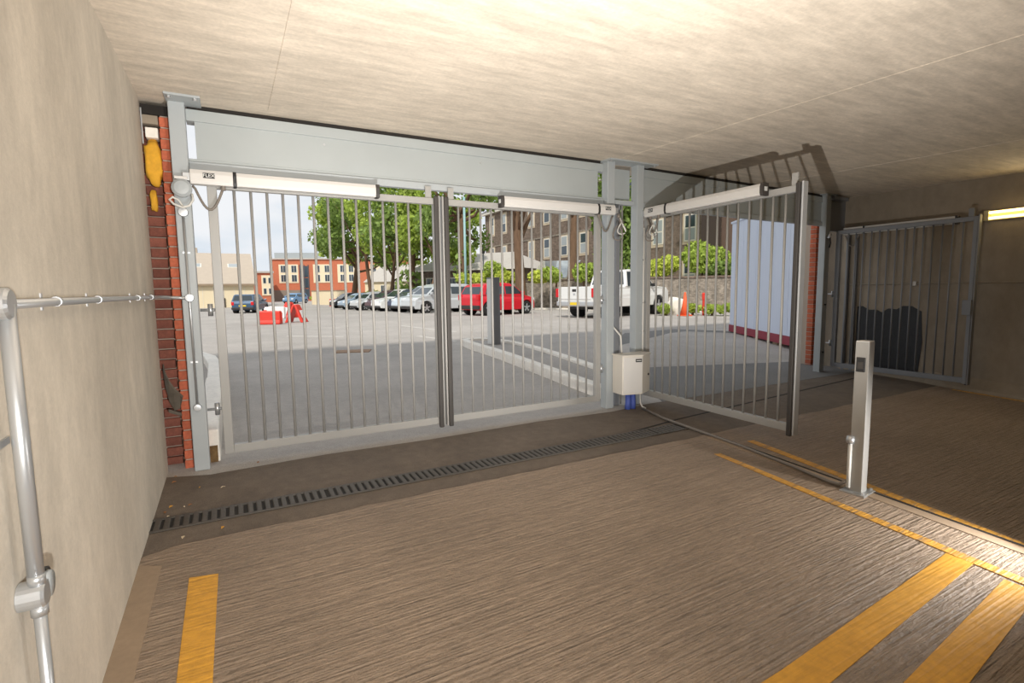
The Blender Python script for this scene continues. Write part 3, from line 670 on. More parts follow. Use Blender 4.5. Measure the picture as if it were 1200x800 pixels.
for z in (1.02, .30): MB().cyl((P4[0]+.055, P4[1]-.02, z), (P4[0]+.055, P4[1]+.01, z), .014, 10).build('bolt', M_black, t)

# ------------------------------------------------------------------ kerbs just outside
t = thing('kerb', 'white painted kerb outside the left gate post curving away', 'kerb', (-.2, 6.5, 0))
pl = [(-.30, 4.53), (-.135, 4.53), (-.13, 7.0), (-.16, 9.0), (-.27, 10.2), (-.55, 11.2), (-1.2, 12.0), (-1.3, 11.85), (-.75, 11.1), (-.45, 10.2), (-.34, 9.0), (-.30, 7.0)]
MB().poly(pl[:3]+pl[11:], lambda x, y: G(y)-.05, lambda x, y: G(y)+.24).build('kerb_stone', M_kerb, t, .015)
MB().poly(pl[2:4]+pl[10:12], lambda x, y: G(y)-.05, lambda x, y: G(y)+.17).build('kerb_stone', M_kerb, t, .015)
MB().poly(pl[3:10]+[pl[10]], lambda x, y: G(y)-.05, lambda x, y: G(y)+.12).build('kerb_stone', M_kerb, t, .015)
MB().poly([(-.24, 4.515), (-.15, 4.515), (-.15, 4.533), (-.24, 4.533)], -.01, .12).build('damp_patch', mat('mossy_stain', (112, 88, 56), .95, noise=(25, .3, O1)), t)
# island
t = thing('traffic_island', 'long asphalt filled traffic island edged with white kerbs', 'kerb', (4.6, 7.5, 0))
def kerbline(pts, w=.14, h=.13):
    m = MB()
    for a, b in zip(pts, pts[1:]):
        d = Vector((b[0]-a[0], b[1]-a[1])).normalized()*.004; mm = MB().beam((a[0]+d.x, a[1]+d.y), (b[0]-d.x, b[1]-d.y), w, 0, 1)
        mm.v = [(x, y, G(y)-.03 if z == 0 else G(y)+h) for x, y, z in mm.v]
        mm.build('kerb_stone', M_kerb, t, .012)
kl = [(3.83, 4.75), (3.92, 5.7), (4.02, 6.7), (4.12, 7.7), (4.22, 8.7), (4.30, 9.6), (4.40, 10.15)]
kr = [(4.50, 4.95), (4.62, 5.8), (4.78, 6.8), (4.92, 7.7), (5.04, 8.6), (5.08, 9.4), (5.0, 10.0)]
kerbline(kl); kerbline(kr); kerbline([(4.36, 10.2), (4.62, 10.42), (4.86, 10.30), (5.03, 10.0)])
MB().poly([(x+.05, y) for x, y in kl]+[(4.62, 10.36)]+[(x-.05, y) for x, y in kr[::-1]], lambda x, y: G(y)-.05, lambda x, y: G(y)+.085).build('island_fill', M_asph, t)
t = thing('bollard', 'dark grey square bollard standing on the traffic island', 'bollard', (4.70, 9.4, G(9.4)))
z0 = G(9.4)+.08
MB().box((4.60, 9.30, z0), (4.80, 9.50, z0+1.34)).build('shaft', M_post_out, t, .01)
MB().box((4.595, 9.31, z0+.01), (4.603, 9.49, z0+1.33)).build('pale_strip', M_lens, t)  # paler sheet covering the left face of the shaft
MB().box((4.595, 9.295, z0+1.335), (4.805, 9.505, z0+1.36)).build('cap', M_post_out, t, .006)

# ------------------------------------------------------------------ site cabin
cA = Vector((9.33, 5.72)); cB = Vector((11.75, 9.35)); cu_ = (cB-cA).normalized(); cn = Vector((cu_.y, -cu_.x))
t = thing('site_cabin', 'pale blue white panelled cabin with dark red skirt behind the open gate', 'cabin', (*((cA+cB)/2), G(7)))
LEN = (cB-cA).length
def cab(s0, s1, w0, w1, z0, z1, name, mt, bev=.004):
    a, b, c, d = cA+cu_*s0+cn*w0, cA+cu_*s1+cn*w0, cA+cu_*s1+cn*w1, cA+cu_*s0+cn*w1
    MB().hexa([(*a, z0), (*b, z0), (*c, z0), (*d, z0), (*a, z1), (*b, z1), (*c, z1), (*d, z1)]).build(name, mt, t, bev)
NP = 5
for k in range(NP): cab(LEN*k/NP+.006, LEN*(k+1)/NP-.006, 0, .04, .30, 2.95, 'panel', M_cont)
cab(.01, LEN-.01, .015, 2.4, .30, 2.94, 'body', M_cont)
cab(-.01, LEN+.01, -.015, 2.42, .12, .30, 'skirt', M_cont_red); cab(-.02, LEN+.02, -.03, 2.43, 2.95, 3.0, 'roof_edge', M_cont)
for k in range(4): cab(LEN*(k+.3)/4, LEN*(k+.3)/4+.25, .05, .25, .02, .13, 'timber_bearer', M_foam if False else M_smooth)

# ================================================================== CARS
def car(name, label, cat, paint, loc, heading, L_, W_, H_, kind='hatch', group=None, detail=True, plate=None):
    """local x forward, origin at ground centre"""
    t = thing(name, label, cat, (loc[0], loc[1], G(loc[1])-.012), group, heading, local=True)
    hw = W_/2; wr_ = .30 if kind != 'pickup' else .40
    fx, rx_ = L_/2-.17*L_, -L_/2+.165*L_ if kind != 'pickup' else -L_/2+.22*L_
    sill = .22 if kind != 'pickup' else .42; belt = .62*H_
    def arch(cx, up=True):
        R = wr_+.05; out = []
        for k in range(9):
            a = PI-PI*k/8; out.append((cx+R*math.cos(a), max(sill, wr_+R*math.sin(a)) if k not in (0, 8) else sill))
        return out
    xf, xr = L_/2, -L_/2
    lower = [(xr+.02, sill+.05)]+arch(rx_)+arch(fx)+[(xf-.05, sill+.02)]
    if kind == 'pickup':
        top = [(xf, sill+.25), (xf-.02, belt-.18), (xf-.25, belt-.02), (xf-1.15, belt+.04), (xr+.02, belt+.02), (xr, belt-.1)]
        green = [(xf-1.25, belt+.02), (xf-1.85, H_-.03), (xf-2.1, H_), (xf-3.05, H_), (xf-3.3, H_-.04), (xf-3.45, belt+.02)]
    elif kind == 'estate':
        top = [(xf, sill+.22), (xf-.06, belt-.26), (xf-.30, belt-.12), (xf-1.05, belt), (xr+.05, belt), (xr, belt-.15)]
        green = [(xf-1.0, belt-.02), (xf-1.75, H_-.04), (xf-2.1, H_), (xr+.7, H_), (xr+.38, H_-.05), (xr+.06, belt-.02)]
    else:
        top = [(xf, sill+.20), (xf-.05, belt-.26), (xf-.25, belt-.12), (xf-.85, belt), (xr+.10, belt+.02), (xr+.01, belt-.1)]
        green = [(xf-.66, belt-.03), (xf-1.22, H_-.17), (xf-1.52, H_-.04), (xf-1.95, H_), (xr+.80, H_-.03), (xr+.45, H_-.09), (xr+.33, H_-.15), (xr+.09, belt-.02)]
    prof = lower+top
    def extrude(pr, yfun, name, mt, parent, bev):
        n = len(pr); vs = []
        rows = [-1, 1]
        for s in rows:
            for x, z in pr: vs.append((x, s*yfun(x, z), z))
        fs = [tuple(range(n-1, -1, -1)), tuple(range(n, 2*n))]+[(i, (i+1) % n, n+(i+1) % n, n+i) for i in range(n)]
        return MB().add(vs, fs).build(name, mt, parent, bev, False, 3)
    def ybody(x, z):
        k = hw*(1-.035*max(0, (z-belt*.75)/(belt*.25)))
        e = max(0, abs(x)-(L_/2-.45))/.45
        return k*(1-.10*e*e)
    extrude(prof, ybody, 'body', CARP[paint], t, .045)
    tz = lambda z: max(0, (z-belt)/(H_-belt))
    def ygreen(x, z): return (hw*.955)*(1-.17*tz(z))
    cab_ = extrude(green, ygreen, 'cabin', CARP[paint], t, .04)
    # side glass from the inset greenhouse outline
    zb_, zt_ = belt+.035, H_-(.17 if kind == 'hatch' else .10)
    def edge(xa, za, xb, zb2, z): return xa+(xb-xa)*(z-za)/(zb2-za)
    fx0, fx1 = edge(*green[0], *green[1], zb_)-.09, edge(*green[0], *green[1], zt_)-.06
    rx0, rx1 = edge(*green[-1], *green[-2], zb_)+(.26 if kind == 'hatch' else .12), edge(*green[-1], *green[-2], zt_)+(.22 if kind == 'hatch' else .10)
    mid = (fx0+rx0)/2+.05
    cuts = [(fx0, fx1, mid+.035, mid+.035), (mid-.035, mid-.035, rx0, rx1)]
    if kind == 'estate': cuts = [(fx0, fx1, mid+.25, mid+.25), (mid+.18, mid+.18, mid-.55, mid-.60), (mid-.62, mid-.67, rx0, rx1)]
    for sgn in (-1, 1):
        for (a0, a1, b0, b1) in cuts:
            q = [(a0, sgn*(ygreen(0, zb_)+.004), zb_), (a1, sgn*(ygreen(0, zt_)+.004), zt_), (b1, sgn*(ygreen(0, zt_)+.004), zt_), (b0, sgn*(ygreen(0, zb_)+.004), zb_)]
            q2 = [(x, y-sgn*.02, z) for x, y, z in q]
            MB().hexa(q+q2).build('side_window', M_carglass, cab_)
    # screens
    def screen(p, q, name):
        d = Vector((q[0]-p[0], q[1]-p[1])); nn = Vector((-d.y, d.x)).normalized()
        if nn.x*(1 if p[0] > 0 or name == 'windscreen' else -1) < 0: nn = -nn
        a = (p[0]+d.x*.14+nn.x*.006, p[1]+d.y*.14+nn.y*.006); b = (p[0]+d.x*.90+nn.x*.006, p[1]+d.y*.90+nn.y*.006)
        ya, yb = ygreen(0, a[1])*.88, ygreen(0, b[1])*.86
        o_ = nn*.02
        MB().hexa([(a[0], -ya, a[1]), (a[0], ya, a[1]), (b[0], yb, b[1]), (b[0], -yb, b[1]), (a[0]-o_.x, -ya, a[1]-o_.y), (a[0]-o_.x, ya, a[1]-o_.y), (b[0]-o_.x, yb, b[1]-o_.y), (b[0]-o_.x, -yb, b[1]-o_.y)]).build(name, M_carglass, cab_)
    screen(green[0], green[1], 'windscreen'); screen(green[-1], green[-2], 'rear_window')
    # lamps, bumpers, plates, mirrors
    for s in (-1, 1):
        if kind == 'pickup': MB().box((xr-.012, s*hw*.83-.07, belt-.36), (xr+.16, s*hw*.99 if s > 0 else s*hw*.83+.07, belt-.02)) if False else None
        ya = sorted((s*hw*.70, s*hw*.93)); 
        tz0, tz1 = (belt-.38, belt-.03) if kind == 'pickup' else ((belt-.22, belt+.02) if kind != 'estate' else (belt-.28, belt-.02))
        if kind == 'pickup': ya = sorted((s*hw*.84, s*hw*.985))
        MB().box((xr-.012, ya[0], tz0), (xr+.13, ya[1], tz1)).build('tail_lamp', M_tail, t, .015)
        yh = sorted((s*hw*.55, s*hw*.90)); MB().box((xf-.30, yh[0], belt-.32), (xf-.025, yh[1], belt-.16)).build('head_lamp', M_headl, t, .03)
        ym = sorted((s*hw*.97, s*(hw+.15))); MB().box((green[0][0]-.32, ym[0], belt+.02), (green[0][0]-.22, ym[1], belt+.16)).build('mirror', M_trimblk if kind == 'pickup' else CARP[paint], t, .02)
        MB().box((fx-.9, s*hw*.985-.01, belt*.86), (fx-.88, s*hw*.985+.012, belt*.88)).build('door_line', M_trimblk, t)
    MB().box((xr-.03, -hw*.93, sill+.06), (xr+.10, hw*.93, sill+.24)).build('rear_bumper', M_trimblk if kind != 'pickup' else M_rim, t, .03)
    MB().box((xf-.12, -hw*.80, sill+.02), (xf+.015, hw*.80, sill+.16)).build('grille', M_trimblk, t, .02)
    if plate: MB().box((xr-.022 if kind != 'pickup' else xr-.036, -.26, sill+.30 if kind == 'estate' else sill+.10), (xr-.004, .26, sill+.41 if kind == 'estate' else sill+.21)).build('number_plate', M_plate_y, t)
    # wheels
    for cx_ in (fx, rx_):
        for s in (-1, 1):
            wd = .20 if kind != 'pickup' else .26; yo = s*(hw-.005); yi = s*(hw-wd)
            wheel = MB().lathe([(wr_*.62, yi), (wr_*.93, yi), (wr_, yi+s*.03), (wr_, yo-s*.03), (wr_*.93, yo), (wr_*.66, yo), (wr_*.62, yo-s*.03)], 24, (cx_, 0, wr_), 'y').build('wheel', M_tyre, t, 0, True)
            m = MB(); m.lathe([(wr_*.18, yo-s*.01), (wr_*.16, yo+s*.004), (wr_*.05, yo+s*.005)], 12, (cx_, 0, wr_), 'y')
            for k in range(5):
                a = 2*PI*k/5+.3; ca, sa = math.cos(a), math.sin(a); r0, r1, h0, h1 = wr_*.1, wr_*.66, wr_*.13, wr_*.10
                def pt(r, h, y): return (cx_+r*ca-h*sa, y, wr_+r*sa+h*ca)
                ya_, yb_ = yo-s*.035, yo-s*.008
                m.hexa([pt(r0, -h0, ya_), pt(r1, -h1, ya_), pt(r1, h1, ya_), pt(r0, h0, ya_), pt(r0, -h0, yb_), pt(r1, -h1, yb_), pt(r1, h1, yb_), pt(r0, h0, yb_)])
            m.build('rim', M_rim, wheel)
            MB().lathe([(wr_+.045, yi-s*.12), (wr_+.045, yi+s*.06)], 20, (cx_, 0, wr_+.02), 'y').build('wheel_well', M_tyre, t)
    if kind == 'pickup':
        # open load bed and bed rail cap, tailgate
        MB().box((xr+.12, -hw*.84, belt-.40), (xf-3.55, hw*.84, belt+.024)).build('bed_liner', M_trimblk, t)
        MB().box((xr-.014, -hw*.82, belt-.46), (xr+.04, hw*.82, belt+.035)).build('tailgate', CARP[paint], t, .015)
        MB().box((xr-.026, -.10, belt-.16), (xr-.012, .10, belt-.06)).build('tailgate_handle', M_trimblk, t, .01)
        MB().box((xr-.024, -.05, belt-.30), (xr-.012, .05, belt-.22)).build('badge', M_rim, t, .01)
        MB().box((-.2, -hw*.8, .35), (1.5, hw*.8, .5)).build('chassis', M_trimblk, t)
        MB().box((rx_-.5, -hw*.8, .32), (rx_+.5, hw*.8, .44)).build('chassis', M_trimblk, t)
    return t
HD = math.radians(13)
p = at(583, 24.2); car('hatchback_car', 'small red hatchback parked by the garden wall', 'car', 'red', p, HD, 3.44, 1.63, 1.47, plate=None)
p = at(722, 22.3); car('pickup_truck', 'white double cab pickup truck with red tail lamps', 'truck', 'white', p, HD+.03, 5.6, 2.0, 1.95, 'pickup', plate=True)
HB = math.radians(190)
row = [(516, 28.0, 'silver', 'hatch', 4.0, 1.55, 'silver hatchback parked next to the red hatchback'),
       (503, 31.0, 'pale', 'estate', 4.3, 1.56, 'pale blue silver car parked two bays from the red hatchback'),
       (489, 33.6, 'navy', 'hatch', 3.9, 1.46, 'dark navy car between the pale and the silver cars'),
       (474, 36.2, 'white', 'estate', 4.4, 1.50, 'white silver estate car in the middle of the parked row'),
       (460, 39.2, 'maroon', 'hatch', 3.9, 1.52, 'dark maroon car in the parked row'),
       (441, 42.2, 'silver', 'hatch', 4.0, 1.50, 'silver hatchback near the far end of the parked row'),
       (424, 46.5, 'steelblue', 'hatch', 4.0, 1.44, 'steel blue car second from the far end of the row'),
       (412, 51.0, 'black', 'hatch', 4.0, 1.48, 'black car closing the far end of the parked row')]
for u, d, pnt, kd, ln, ht, lab in row:
    car('parked_car', lab, 'car', pnt, at(u, d), HB, ln, 1.72, ht, kd, 'cars parked in a row under the trees')
car('estate_car', 'dark blue car seen from behind near the tan roofed building', 'car', 'blue', at(293, 41.5), math.radians(72), 4.1, 1.72, 1.46, 'estate', plate=True)
car('distant_car', 'light blue car before the brick apartment block', 'car', 'bluelight', at(346, 74), math.radians(235), 4.2, 1.75, 1.5, 'hatch')

# ------------------------------------------------------------------ barriers, cone
def pz(u, d): x, y = at(u, d); return x, y, G(y)-.012
def barrier(label, u, d, rz, mt, L_=.95, H_=.48, W_=.40):
    x, y, z = pz(u, d); t = thing('road_barrier', label, 'barrier', (x, y, z), None, rz, local=True)
    prof = [(-W_/2, 0), (W_/2, 0), (W_/2, .07), (W_*.36, .12), (W_*.30, H_), (-W_*.30, H_), (-W_*.36, .12), (-W_/2, .07)]
    n = len(prof); vs = [(s*L_/2, a, b) for s in (-1, 1) for a, b in prof]
    MB().add(vs, [tuple(range(n)), tuple(range(2*n-1, n-1, -1))]+[(i, (i+1) % n, n+(i+1) % n, n+i) for i in range(n)]).build('body', mt, t, .03)
    MB().lathe([(.06, 0), (.06, .035), (.04, .04)], 12, (-.15, 0, H_-.005)).build('filler_cap', mt, t)
    for s in (-1, 1): MB().cyl((s*(L_/2-.0), 0, .1), (s*(L_/2-.0), 0, H_-.06), .045, 10).build('connector', mt, t)
    return t
barrier('solid red plastic road barrier standing in the car park', 314.5, 18.6, math.radians(-20), M_barr_red, .78)
barrier('white plastic road barrier behind the red one', 321, 22.5, math.radians(-15), M_barr_wht, .8, .52)
def aframe(label, u, d, rz, mt, sc=1.):
    x, y, z = pz(u, d); t = thing('folding_sign', label, 'road sign', (x, y, z), None, rz, local=True)
    for s in (-1, 1):
        MB().hexa([(s*.30*sc-.05, -.28, 0), (s*.30*sc+.05, -.28, 0), (s*.30*sc+.05, .28, 0), (s*.30*sc-.05, .28, 0), (s*.03-.045, -.20, .66*sc), (s*.03+.045, -.20, .66*sc), (s*.03+.045, .20, .66*sc), (s*.03-.045, .20, .66*sc)]).build('leg_board', mt, t, .02)
        MB().hexa([(s*.245*sc+s*.055-.004, -.20, .18), (s*.245*sc+s*.055+.004, -.20, .18), (s*.245*sc+s*.055+.004, .20, .18), (s*.245*sc+s*.055-.004, .20, .18), (s*.13+s*.055-.004, -.16, .46*sc), (s*.13+s*.055+.004, -.16, .46*sc), (s*.13+s*.055+.004, .16, .46*sc), (s*.13+s*.055-.004, .16, .46*sc)]).build('white_panel', M_barr_wht, t)
    MB().box((-.06, -.2, .62*sc), (.06, .2, .68*sc)).build('ridge', mt, t, .02)
    return t
aframe('red A-shaped folding road sign beside the red barrier', 346, 19.6, math.radians(-28), M_barr_red, 1.0)
aframe('red and white folding sign with yellow panel behind the A-shaped one', 338, 23.6, math.radians(30), M_barr_red, 1.05)
tsg = bpy.data.objects['folding_sign.001']
MB().box((.30, -.12, .12), (.33, .16, .42)).build('yellow_panel', M_plate_y, tsg)
barrier('small red barrier block by the beige wall', 393, 57, 0, M_barr_red, 1.3, .8, .6)
def cone(label, u, d, h=.98):
    x, y, z = pz(u, d); t = thing('traffic_cone', label, 'traffic cone', (x, y, z), None, 0, local=True)
    MB().box((-.22, -.22, 0), (.22, .22, .05)).build('base', M_cone, t, .02)
    MB().lathe([(.19, .05), (.10, h*.5), (.035, h), (.02, h)], 20).build('body', M_cone, t, 0, True)
cone('orange traffic cone on the kerb past the pickup', 803, 21.3)
x, y, z = pz(793, 22.4)
lump('rubble_sack', M_kerb, (x, y, z+.36), (.34, .30, .38), 5, 'white rubble sack behind the traffic cone', 'sack')
x, y, z = pz(825, 21.5); t = thing('marker_post', 'thin red marker post at the foot of the garden wall', 'post', (x, y, z), None, 0, local=True)
MB().cyl((0, 0, 0), (0, 0, .9), .05, 12).build('shaft', M_barr_red, t); MB().lathe([(.075, .66), (.075, .92), (.05, .95)], 12).build('head', M_barr_red, t)

# ================================================================== BUILDINGS
def quad_building(t, A, B, depth, z0, z1, mt, name='wall'):
    A = Vector(A); B = Vector(B); u = (B-A).normalized(); n = Vector((-u.y, u.x))
    if n.dot((A+B)/2) < 0: n = -n
    a, b, c, d = A, B, B+n*depth, A+n*depth
    MB().hexa([(*a, z0), (*b, z0), (*c, z0), (*d, z0), (*a, z1), (*b, z1), (*c, z1), (*d, z1)]).build(name, mt, t); return u, n
class Face:
    def __init__(s, t, A, B):
        s.t = t; s.A = Vector(A); s.u = (Vector(B)-s.A); s.L = s.u.length; s.u /= s.L; n = Vector((-s.u.y, s.u.x))
        s.n = n if n.dot(s.A+s.u*s.L/2) < 0 else -n      # outward, to the camera
    def box(s, s0, s1, z0, z1, o0, o1, name, mt, parent=None, bev=0.):
        a, b = s.A+s.u*s0, s.A+s.u*s1
        p = [a+s.n*o0, b+s.n*o0, b+s.n*o1, a+s.n*o1]
        return MB().hexa([(*q, z0) for q in p]+[(*q, z1) for q in p]).build(name, mt, parent or s.t, bev)
    def window(s, s0, s1, z0, z1, glass=None, fr=None, bars=True):
        fr = fr or M_frame; w_ = .09
        f = s.box(s0, s1, z0, z1, -.05, .04, 'window', fr)
        cols = [(s0+w_, (s0+s1)/2-.03), ((s0+s1)/2+.03, s1-w_)] if bars else [(s0+w_, s1-w_)]
        for a, b in cols: s.box(a, b, z0+w_, z1-w_, .035, .05, 'pane', glass or M_glass, f)
        return f
# tan roofed shed
dS = 58
B = at(298, dS); A = (B[0]-22, B[1]-.4); x0, y0 = A; gz = -.25
t = thing('tan_roofed_building', 'cream building with big plain tan roof at the edge of the car park', 'building', (*B, gz))
u, n = quad_building(t, A, B, 9, gz, 2.35, M_cream)
fc = Face(t, A, B); Lf = fc.L
# sloping roof slab
a, b = fc.A-fc.u*.2+fc.n*.35, fc.A+fc.u*(Lf+.25)+fc.n*.35; c, d = b-fc.n*7.5, a-fc.n*7.5
MB().hexa([(*a, 2.25), (*b, 2.25), (*c, 6.0), (*d, 6.0), (*a, 2.40), (*b, 2.40), (*c, 6.15), (*d, 6.15)]).build('roof', M_tan, t)
fc.box(-.2, Lf+.25, 2.15, 2.32, .30, .42, 'gutter', M_smooth)
e0 = Lf-5.4; a, b = fc.A-fc.n*7.2, fc.A+fc.u*e0-fc.n*7.2
MB().hexa([(*a, 5.5), (*b, 5.5), (*(b-fc.n*2), 5.5), (*(a-fc.n*2), 5.5), (*a, 6.75), (*b, 6.75), (*(b-fc.n*2), 6.75), (*(a-fc.n*2), 6.75)]).build('ridge_block', M_tan, t)
def on_roof(s, f): # f 0 eave..1 top
    q = fc.A+fc.u*s+fc.n*(.35-7.85*f); return Vector((q.x, q.y, 2.41+3.75*f))
for s in (Lf-6.2, Lf-2.4):
    q = [on_roof(s, .48), on_roof(s+1.2, .48), on_roof(s+1.2, .60), on_roof(s, .60)]
    f = MB().hexa(q+[p_+Vector((0, 0, .12)) for p_ in q]).build('skylight', M_frame, t)
    q = [on_roof(s+.12, .49), on_roof(s+1.08, .49), on_roof(s+1.08, .59), on_roof(s+.12, .59)]
    MB().hexa([p_+Vector((0, 0, .10)) for p_ in q]+[p_+Vector((0, 0, .14)) for p_ in q]).build('pane', M_glass_lt, f)
for k in range(10): fc.box(Lf-10+k*1.0, Lf-10+k*1.0+.04, gz, 2.2, .0, .03, 'cover_strip', M_frame)
fc.box(Lf-3.0, Lf-2.9, gz, .8, .02, .12, 'downpipe', M_trimblk)
# brick link block between
B = at(320.5, 88); A = (B[0]-4.7, B[1]); t = thing('link_block', 'low brick and cream block between the shed and the apartments', 'building', (*B, gz))
quad_building(t, A, B, 6, gz, 4.7, M_apbrick); fc = Face(t, A, B)
fc.box(-.1, 1.7, gz, 4.6, 0, .12, 'cream_panel', M_cream); fc.box(2.95, 4.7, .9, 4.3, 0, .12, 'cream_panel', M_cream)
fc.box(-.2, fc.L+.2, 4.7, 5.0, -.3, .3, 'cornice', M_slate)
for (s, z) in ((.3, 1.0), (1.05, 1.0), (.3, 3.0), (1.05, 3.0), (3.15, 1.1), (3.95, 1.1), (3.15, 2.9), (3.95, 2.9)):
    fb = fc.box(s, s+.55, z, z+1.05, .1, .16, 'window', M_frame); fc.box(s+.07, s+.48, z+.07, z+.98, .15, .18, 'pane', M_glass, fb)
# apartments
dA = 95
A = at(321, dA); B = at(478, dA+4); t = thing('apartment_block', 'three storey orange brick apartment block with cream window bays', 'building', (*A, gz))
quad_building(t, A, B, 12, gz, 7.4, M_apbrick); fc = Face(t, A, B); K = fc.L/157.   # metres per pixel along the face
fc.box(-.15, fc.L+.15, 7.4, 7.65, -12, .25, 'roof_slab', M_slate)
fc.box(.2, 8.5, 7.65, 8.7, -1.0, -.9, 'glass_parapet', M_glass_lt)
fc.box(-.02, 30*K, gz, 1.8, 0, .06, 'stone_base', M_apgrey)
def bay(p0, p1, wins):
    fc.box(p0*K, p1*K, 3.1, 6.5, 0, .08, 'cream_panel', M_cream)
    for (a, b) in wins:
        for (z0, z1) in ((3.3, 4.65), (5.0, 6.35)):
            f = fc.box(a*K, b*K, z0, z1, .05, .13, 'window', M_frame); hm = (a+b)/2*K
            fc.box(a*K+.08, hm-.03, z0+.08, z1-.08, .12, .15, 'pane', M_glass, f); fc.box(hm+.03, b*K-.08, z0+.08, z1-.08, .12, .15, 'pane', M_glass, f)
bay(7, 29, [(9, 15), (21, 27.5)]); bay(46, 67, [(48, 54), (59, 65)]); bay(74, 96, [(77, 83), (87, 93)]); bay(112, 134, [(114, 120), (126, 132)])
for (z0, z1) in ((.2, 2.0), (2.2, 4.0), (4.2, 6.2)): fc.box(31*K, 40*K, z0, z1, .0, .10, 'stair_glazing', M_glass)
for pp in (30.3, 35.3, 40): fc.box(pp*K, pp*K+.15, .1, 6.4, 0, .16, 'mullion', M_slate_dk)
# beige boundary wall
A = at(365, 66); B = at(404, 60); t = thing('boundary_wall', 'low beige rendered wall before the apartments', 'wall', (*A, gz))
f_ = Face(t, A, B); f_.box(0, f_.L, gz, 1.45, -.3, 0, 'wall', M_cream); f_.box(-.05, f_.L+.05, 1.45, 1.55, -.35, .05, 'coping', M_smooth)
# pale terrace behind the trees
A = at(428, 70); B = at(486, 66); t = thing('grey_roofed_house', 'grey slate roofed house behind the tree trunks', 'house', (*A, gz))
quad_building(t, A, B, 7, gz, 2.7, M_cream); f_ = Face(t, A, B); a, b = f_.A+f_.n*.3, f_.A+f_.u*f_.L+f_.n*.3; c, d = b-f_.n*4, a-f_.n*4
MB().hexa([(*a, 2.6), (*b, 2.6), (*(b-f_.n*7.6), 2.6), (*(a-f_.n*7.6), 2.6), (*(a-f_.n*3.7), 5.0), (*(b-f_.n*3.7), 5.0), (*(b-f_.n*3.9), 5.0), (*(a-f_.n*3.9), 5.0)]).build('roof', M_slate, t)
for s in (.8, 2.8, 4.8): f_.window(s, s+.9, .8, 2.2)
# low hip roofed lodge
dL = 40
A = at(478, dL+5); B = at(611, dL); t = thing('hip_roofed_lodge', 'low lodge with broad pale slate hipped roof behind the hedge', 'house', (*B, gz))
quad_building(t, A, B, 7, gz, 3.05, M_stone); f_ = Face(t, A, B); Lf = f_.L
a, b = f_.A-f_.u*.3+f_.n*.4, f_.A+f_.u*(Lf+.4)+f_.n*.4; c, d = b-f_.n*8, a-f_.n*8
r0, r1 = f_.A+f_.u*3-f_.n*3.6, f_.A+f_.u*(Lf-2.4)-f_.n*3.6
MB().add([(*a, 3.0), (*b, 3.0), (*c, 3.0), (*d, 3.0), (*r0, 4.55), (*r1, 4.55)], [(0, 1, 5, 4), (1, 2, 5), (2, 3, 4, 5), (3, 0, 4), (3, 2, 1, 0)]).build('roof', M_slate, t)
f_.box(-.3, Lf+.4, 2.93, 3.06, .34, .44, 'gutter', M_frame)
for s in (2.0, 4.2, Lf-2.6): f_.window(s, s+.9, 1.0, 2.4)
# stone terrace house running away along y
X0 = 29.
t = thing('stone_terrace', 'tall dark rubble stone house with pale sash windows', 'house', (X0, 40, -.2))
MB().box((X0, 24.6, -.3), (X0+9, 60, 10.9)).build('wall', M_stone, t)
MB().hexa([(X0-.5, 24.3, 10.9), (X0+9.5, 24.3, 10.9), (X0+9.5, 60.5, 10.9), (X0-.5, 60.5, 10.9), (X0+4.2, 26, 13.8), (X0+4.8, 26, 13.8), (X0+4.8, 58, 13.8), (X0+4.2, 58, 13.8)]).build('roof', M_slate_dk, t)
MB().box((X0-.45, 24.4, 10.65), (X0, 60.4, 10.95)).build('eaves', M_frame, t)
MB().box((X0-.06, 24.6, 6.62), (X0, 60, 6.75)).build('string_course', M_gstone, t)
fh = Face(t, (X0, 60), (X0, 24.6))
for k in range(11):
    s = 1.4+k*3.15
    for z0, z1 in ((8.1, 10.2), (4.6, 6.5), (1.3, 3.3)):
        fh.box(s-.18, s+1.28, z0-.2, z1+.2, 0, .03, 'window_surround', mat('sandstone_dressing', (206, 188, 164), .9) if 'sandstone_dressing' not in MATS else MATS['sandstone_dressing'])
        f = fh.box(s, s+1.1, z0, z1, 0, .06, 'window', M_frame)
        zm = (z0+z1)/2
        fh.box(s+.12, s+.98, z0+.1, zm-.05, .05, .075, 'pane', M_glass_lt if (k+int(z0)) % 3 else M_glass, f); fh.box(s+.12, s+.98, zm+.05, z1-.1, .05, .075, 'pane', M_glass_lt if k % 2 else M_glass, f)
# nearer stone house with timber porch, behind the bushes
t = thing('stone_villa', 'stone villa with dark timber porch posts behind the bushes', 'house', (27, 20, .2))
MB().box((26.5, 11.0, -.2), (36, 23.4, 9.5)).build('wall', M_stone, t)
fv = Face(t, (26.5, 23.4), (26.5, 11.0))
for (s0, s1) in ((.3, 1.5), (3.1, 3.8), (4.9, 5.2)): fv.box(s0, s1, .2, 6.8, .0, .35, 'timber_post', M_timber)
fv.box(.1, 5.4, 6.6, 6.9, 0, .45, 'porch_beam', M_timber); fv.box(1.6, 3.0, .2, 6.5, .02, .06, 'door_panel', mat('brown_panelling', (112, 90, 80), .8, noise=(6, .1, (6, 6, .2))))
fv.box(4.0, 4.8, .2, 6.5, .0, .03, 'dark_opening', M_glass)
fv.box(5.5, 12.4, 5.9, 6.2, 0, .12, 'stone_band', MATS['sandstone_dressing'])
for s0 in (6.1, 9.6):
    fv.box(s0-.2, s0+1.9, 4.1, 4.4, 0, .1, 'lintel_stone', MATS['sandstone_dressing']); fv.window(s0, s0+1.7, 2.3, 4.1)
fv.box(8.6, 8.95, 1.8, 4.6, 0, .18, 'stone_pier', MATS['sandstone_dressing'])
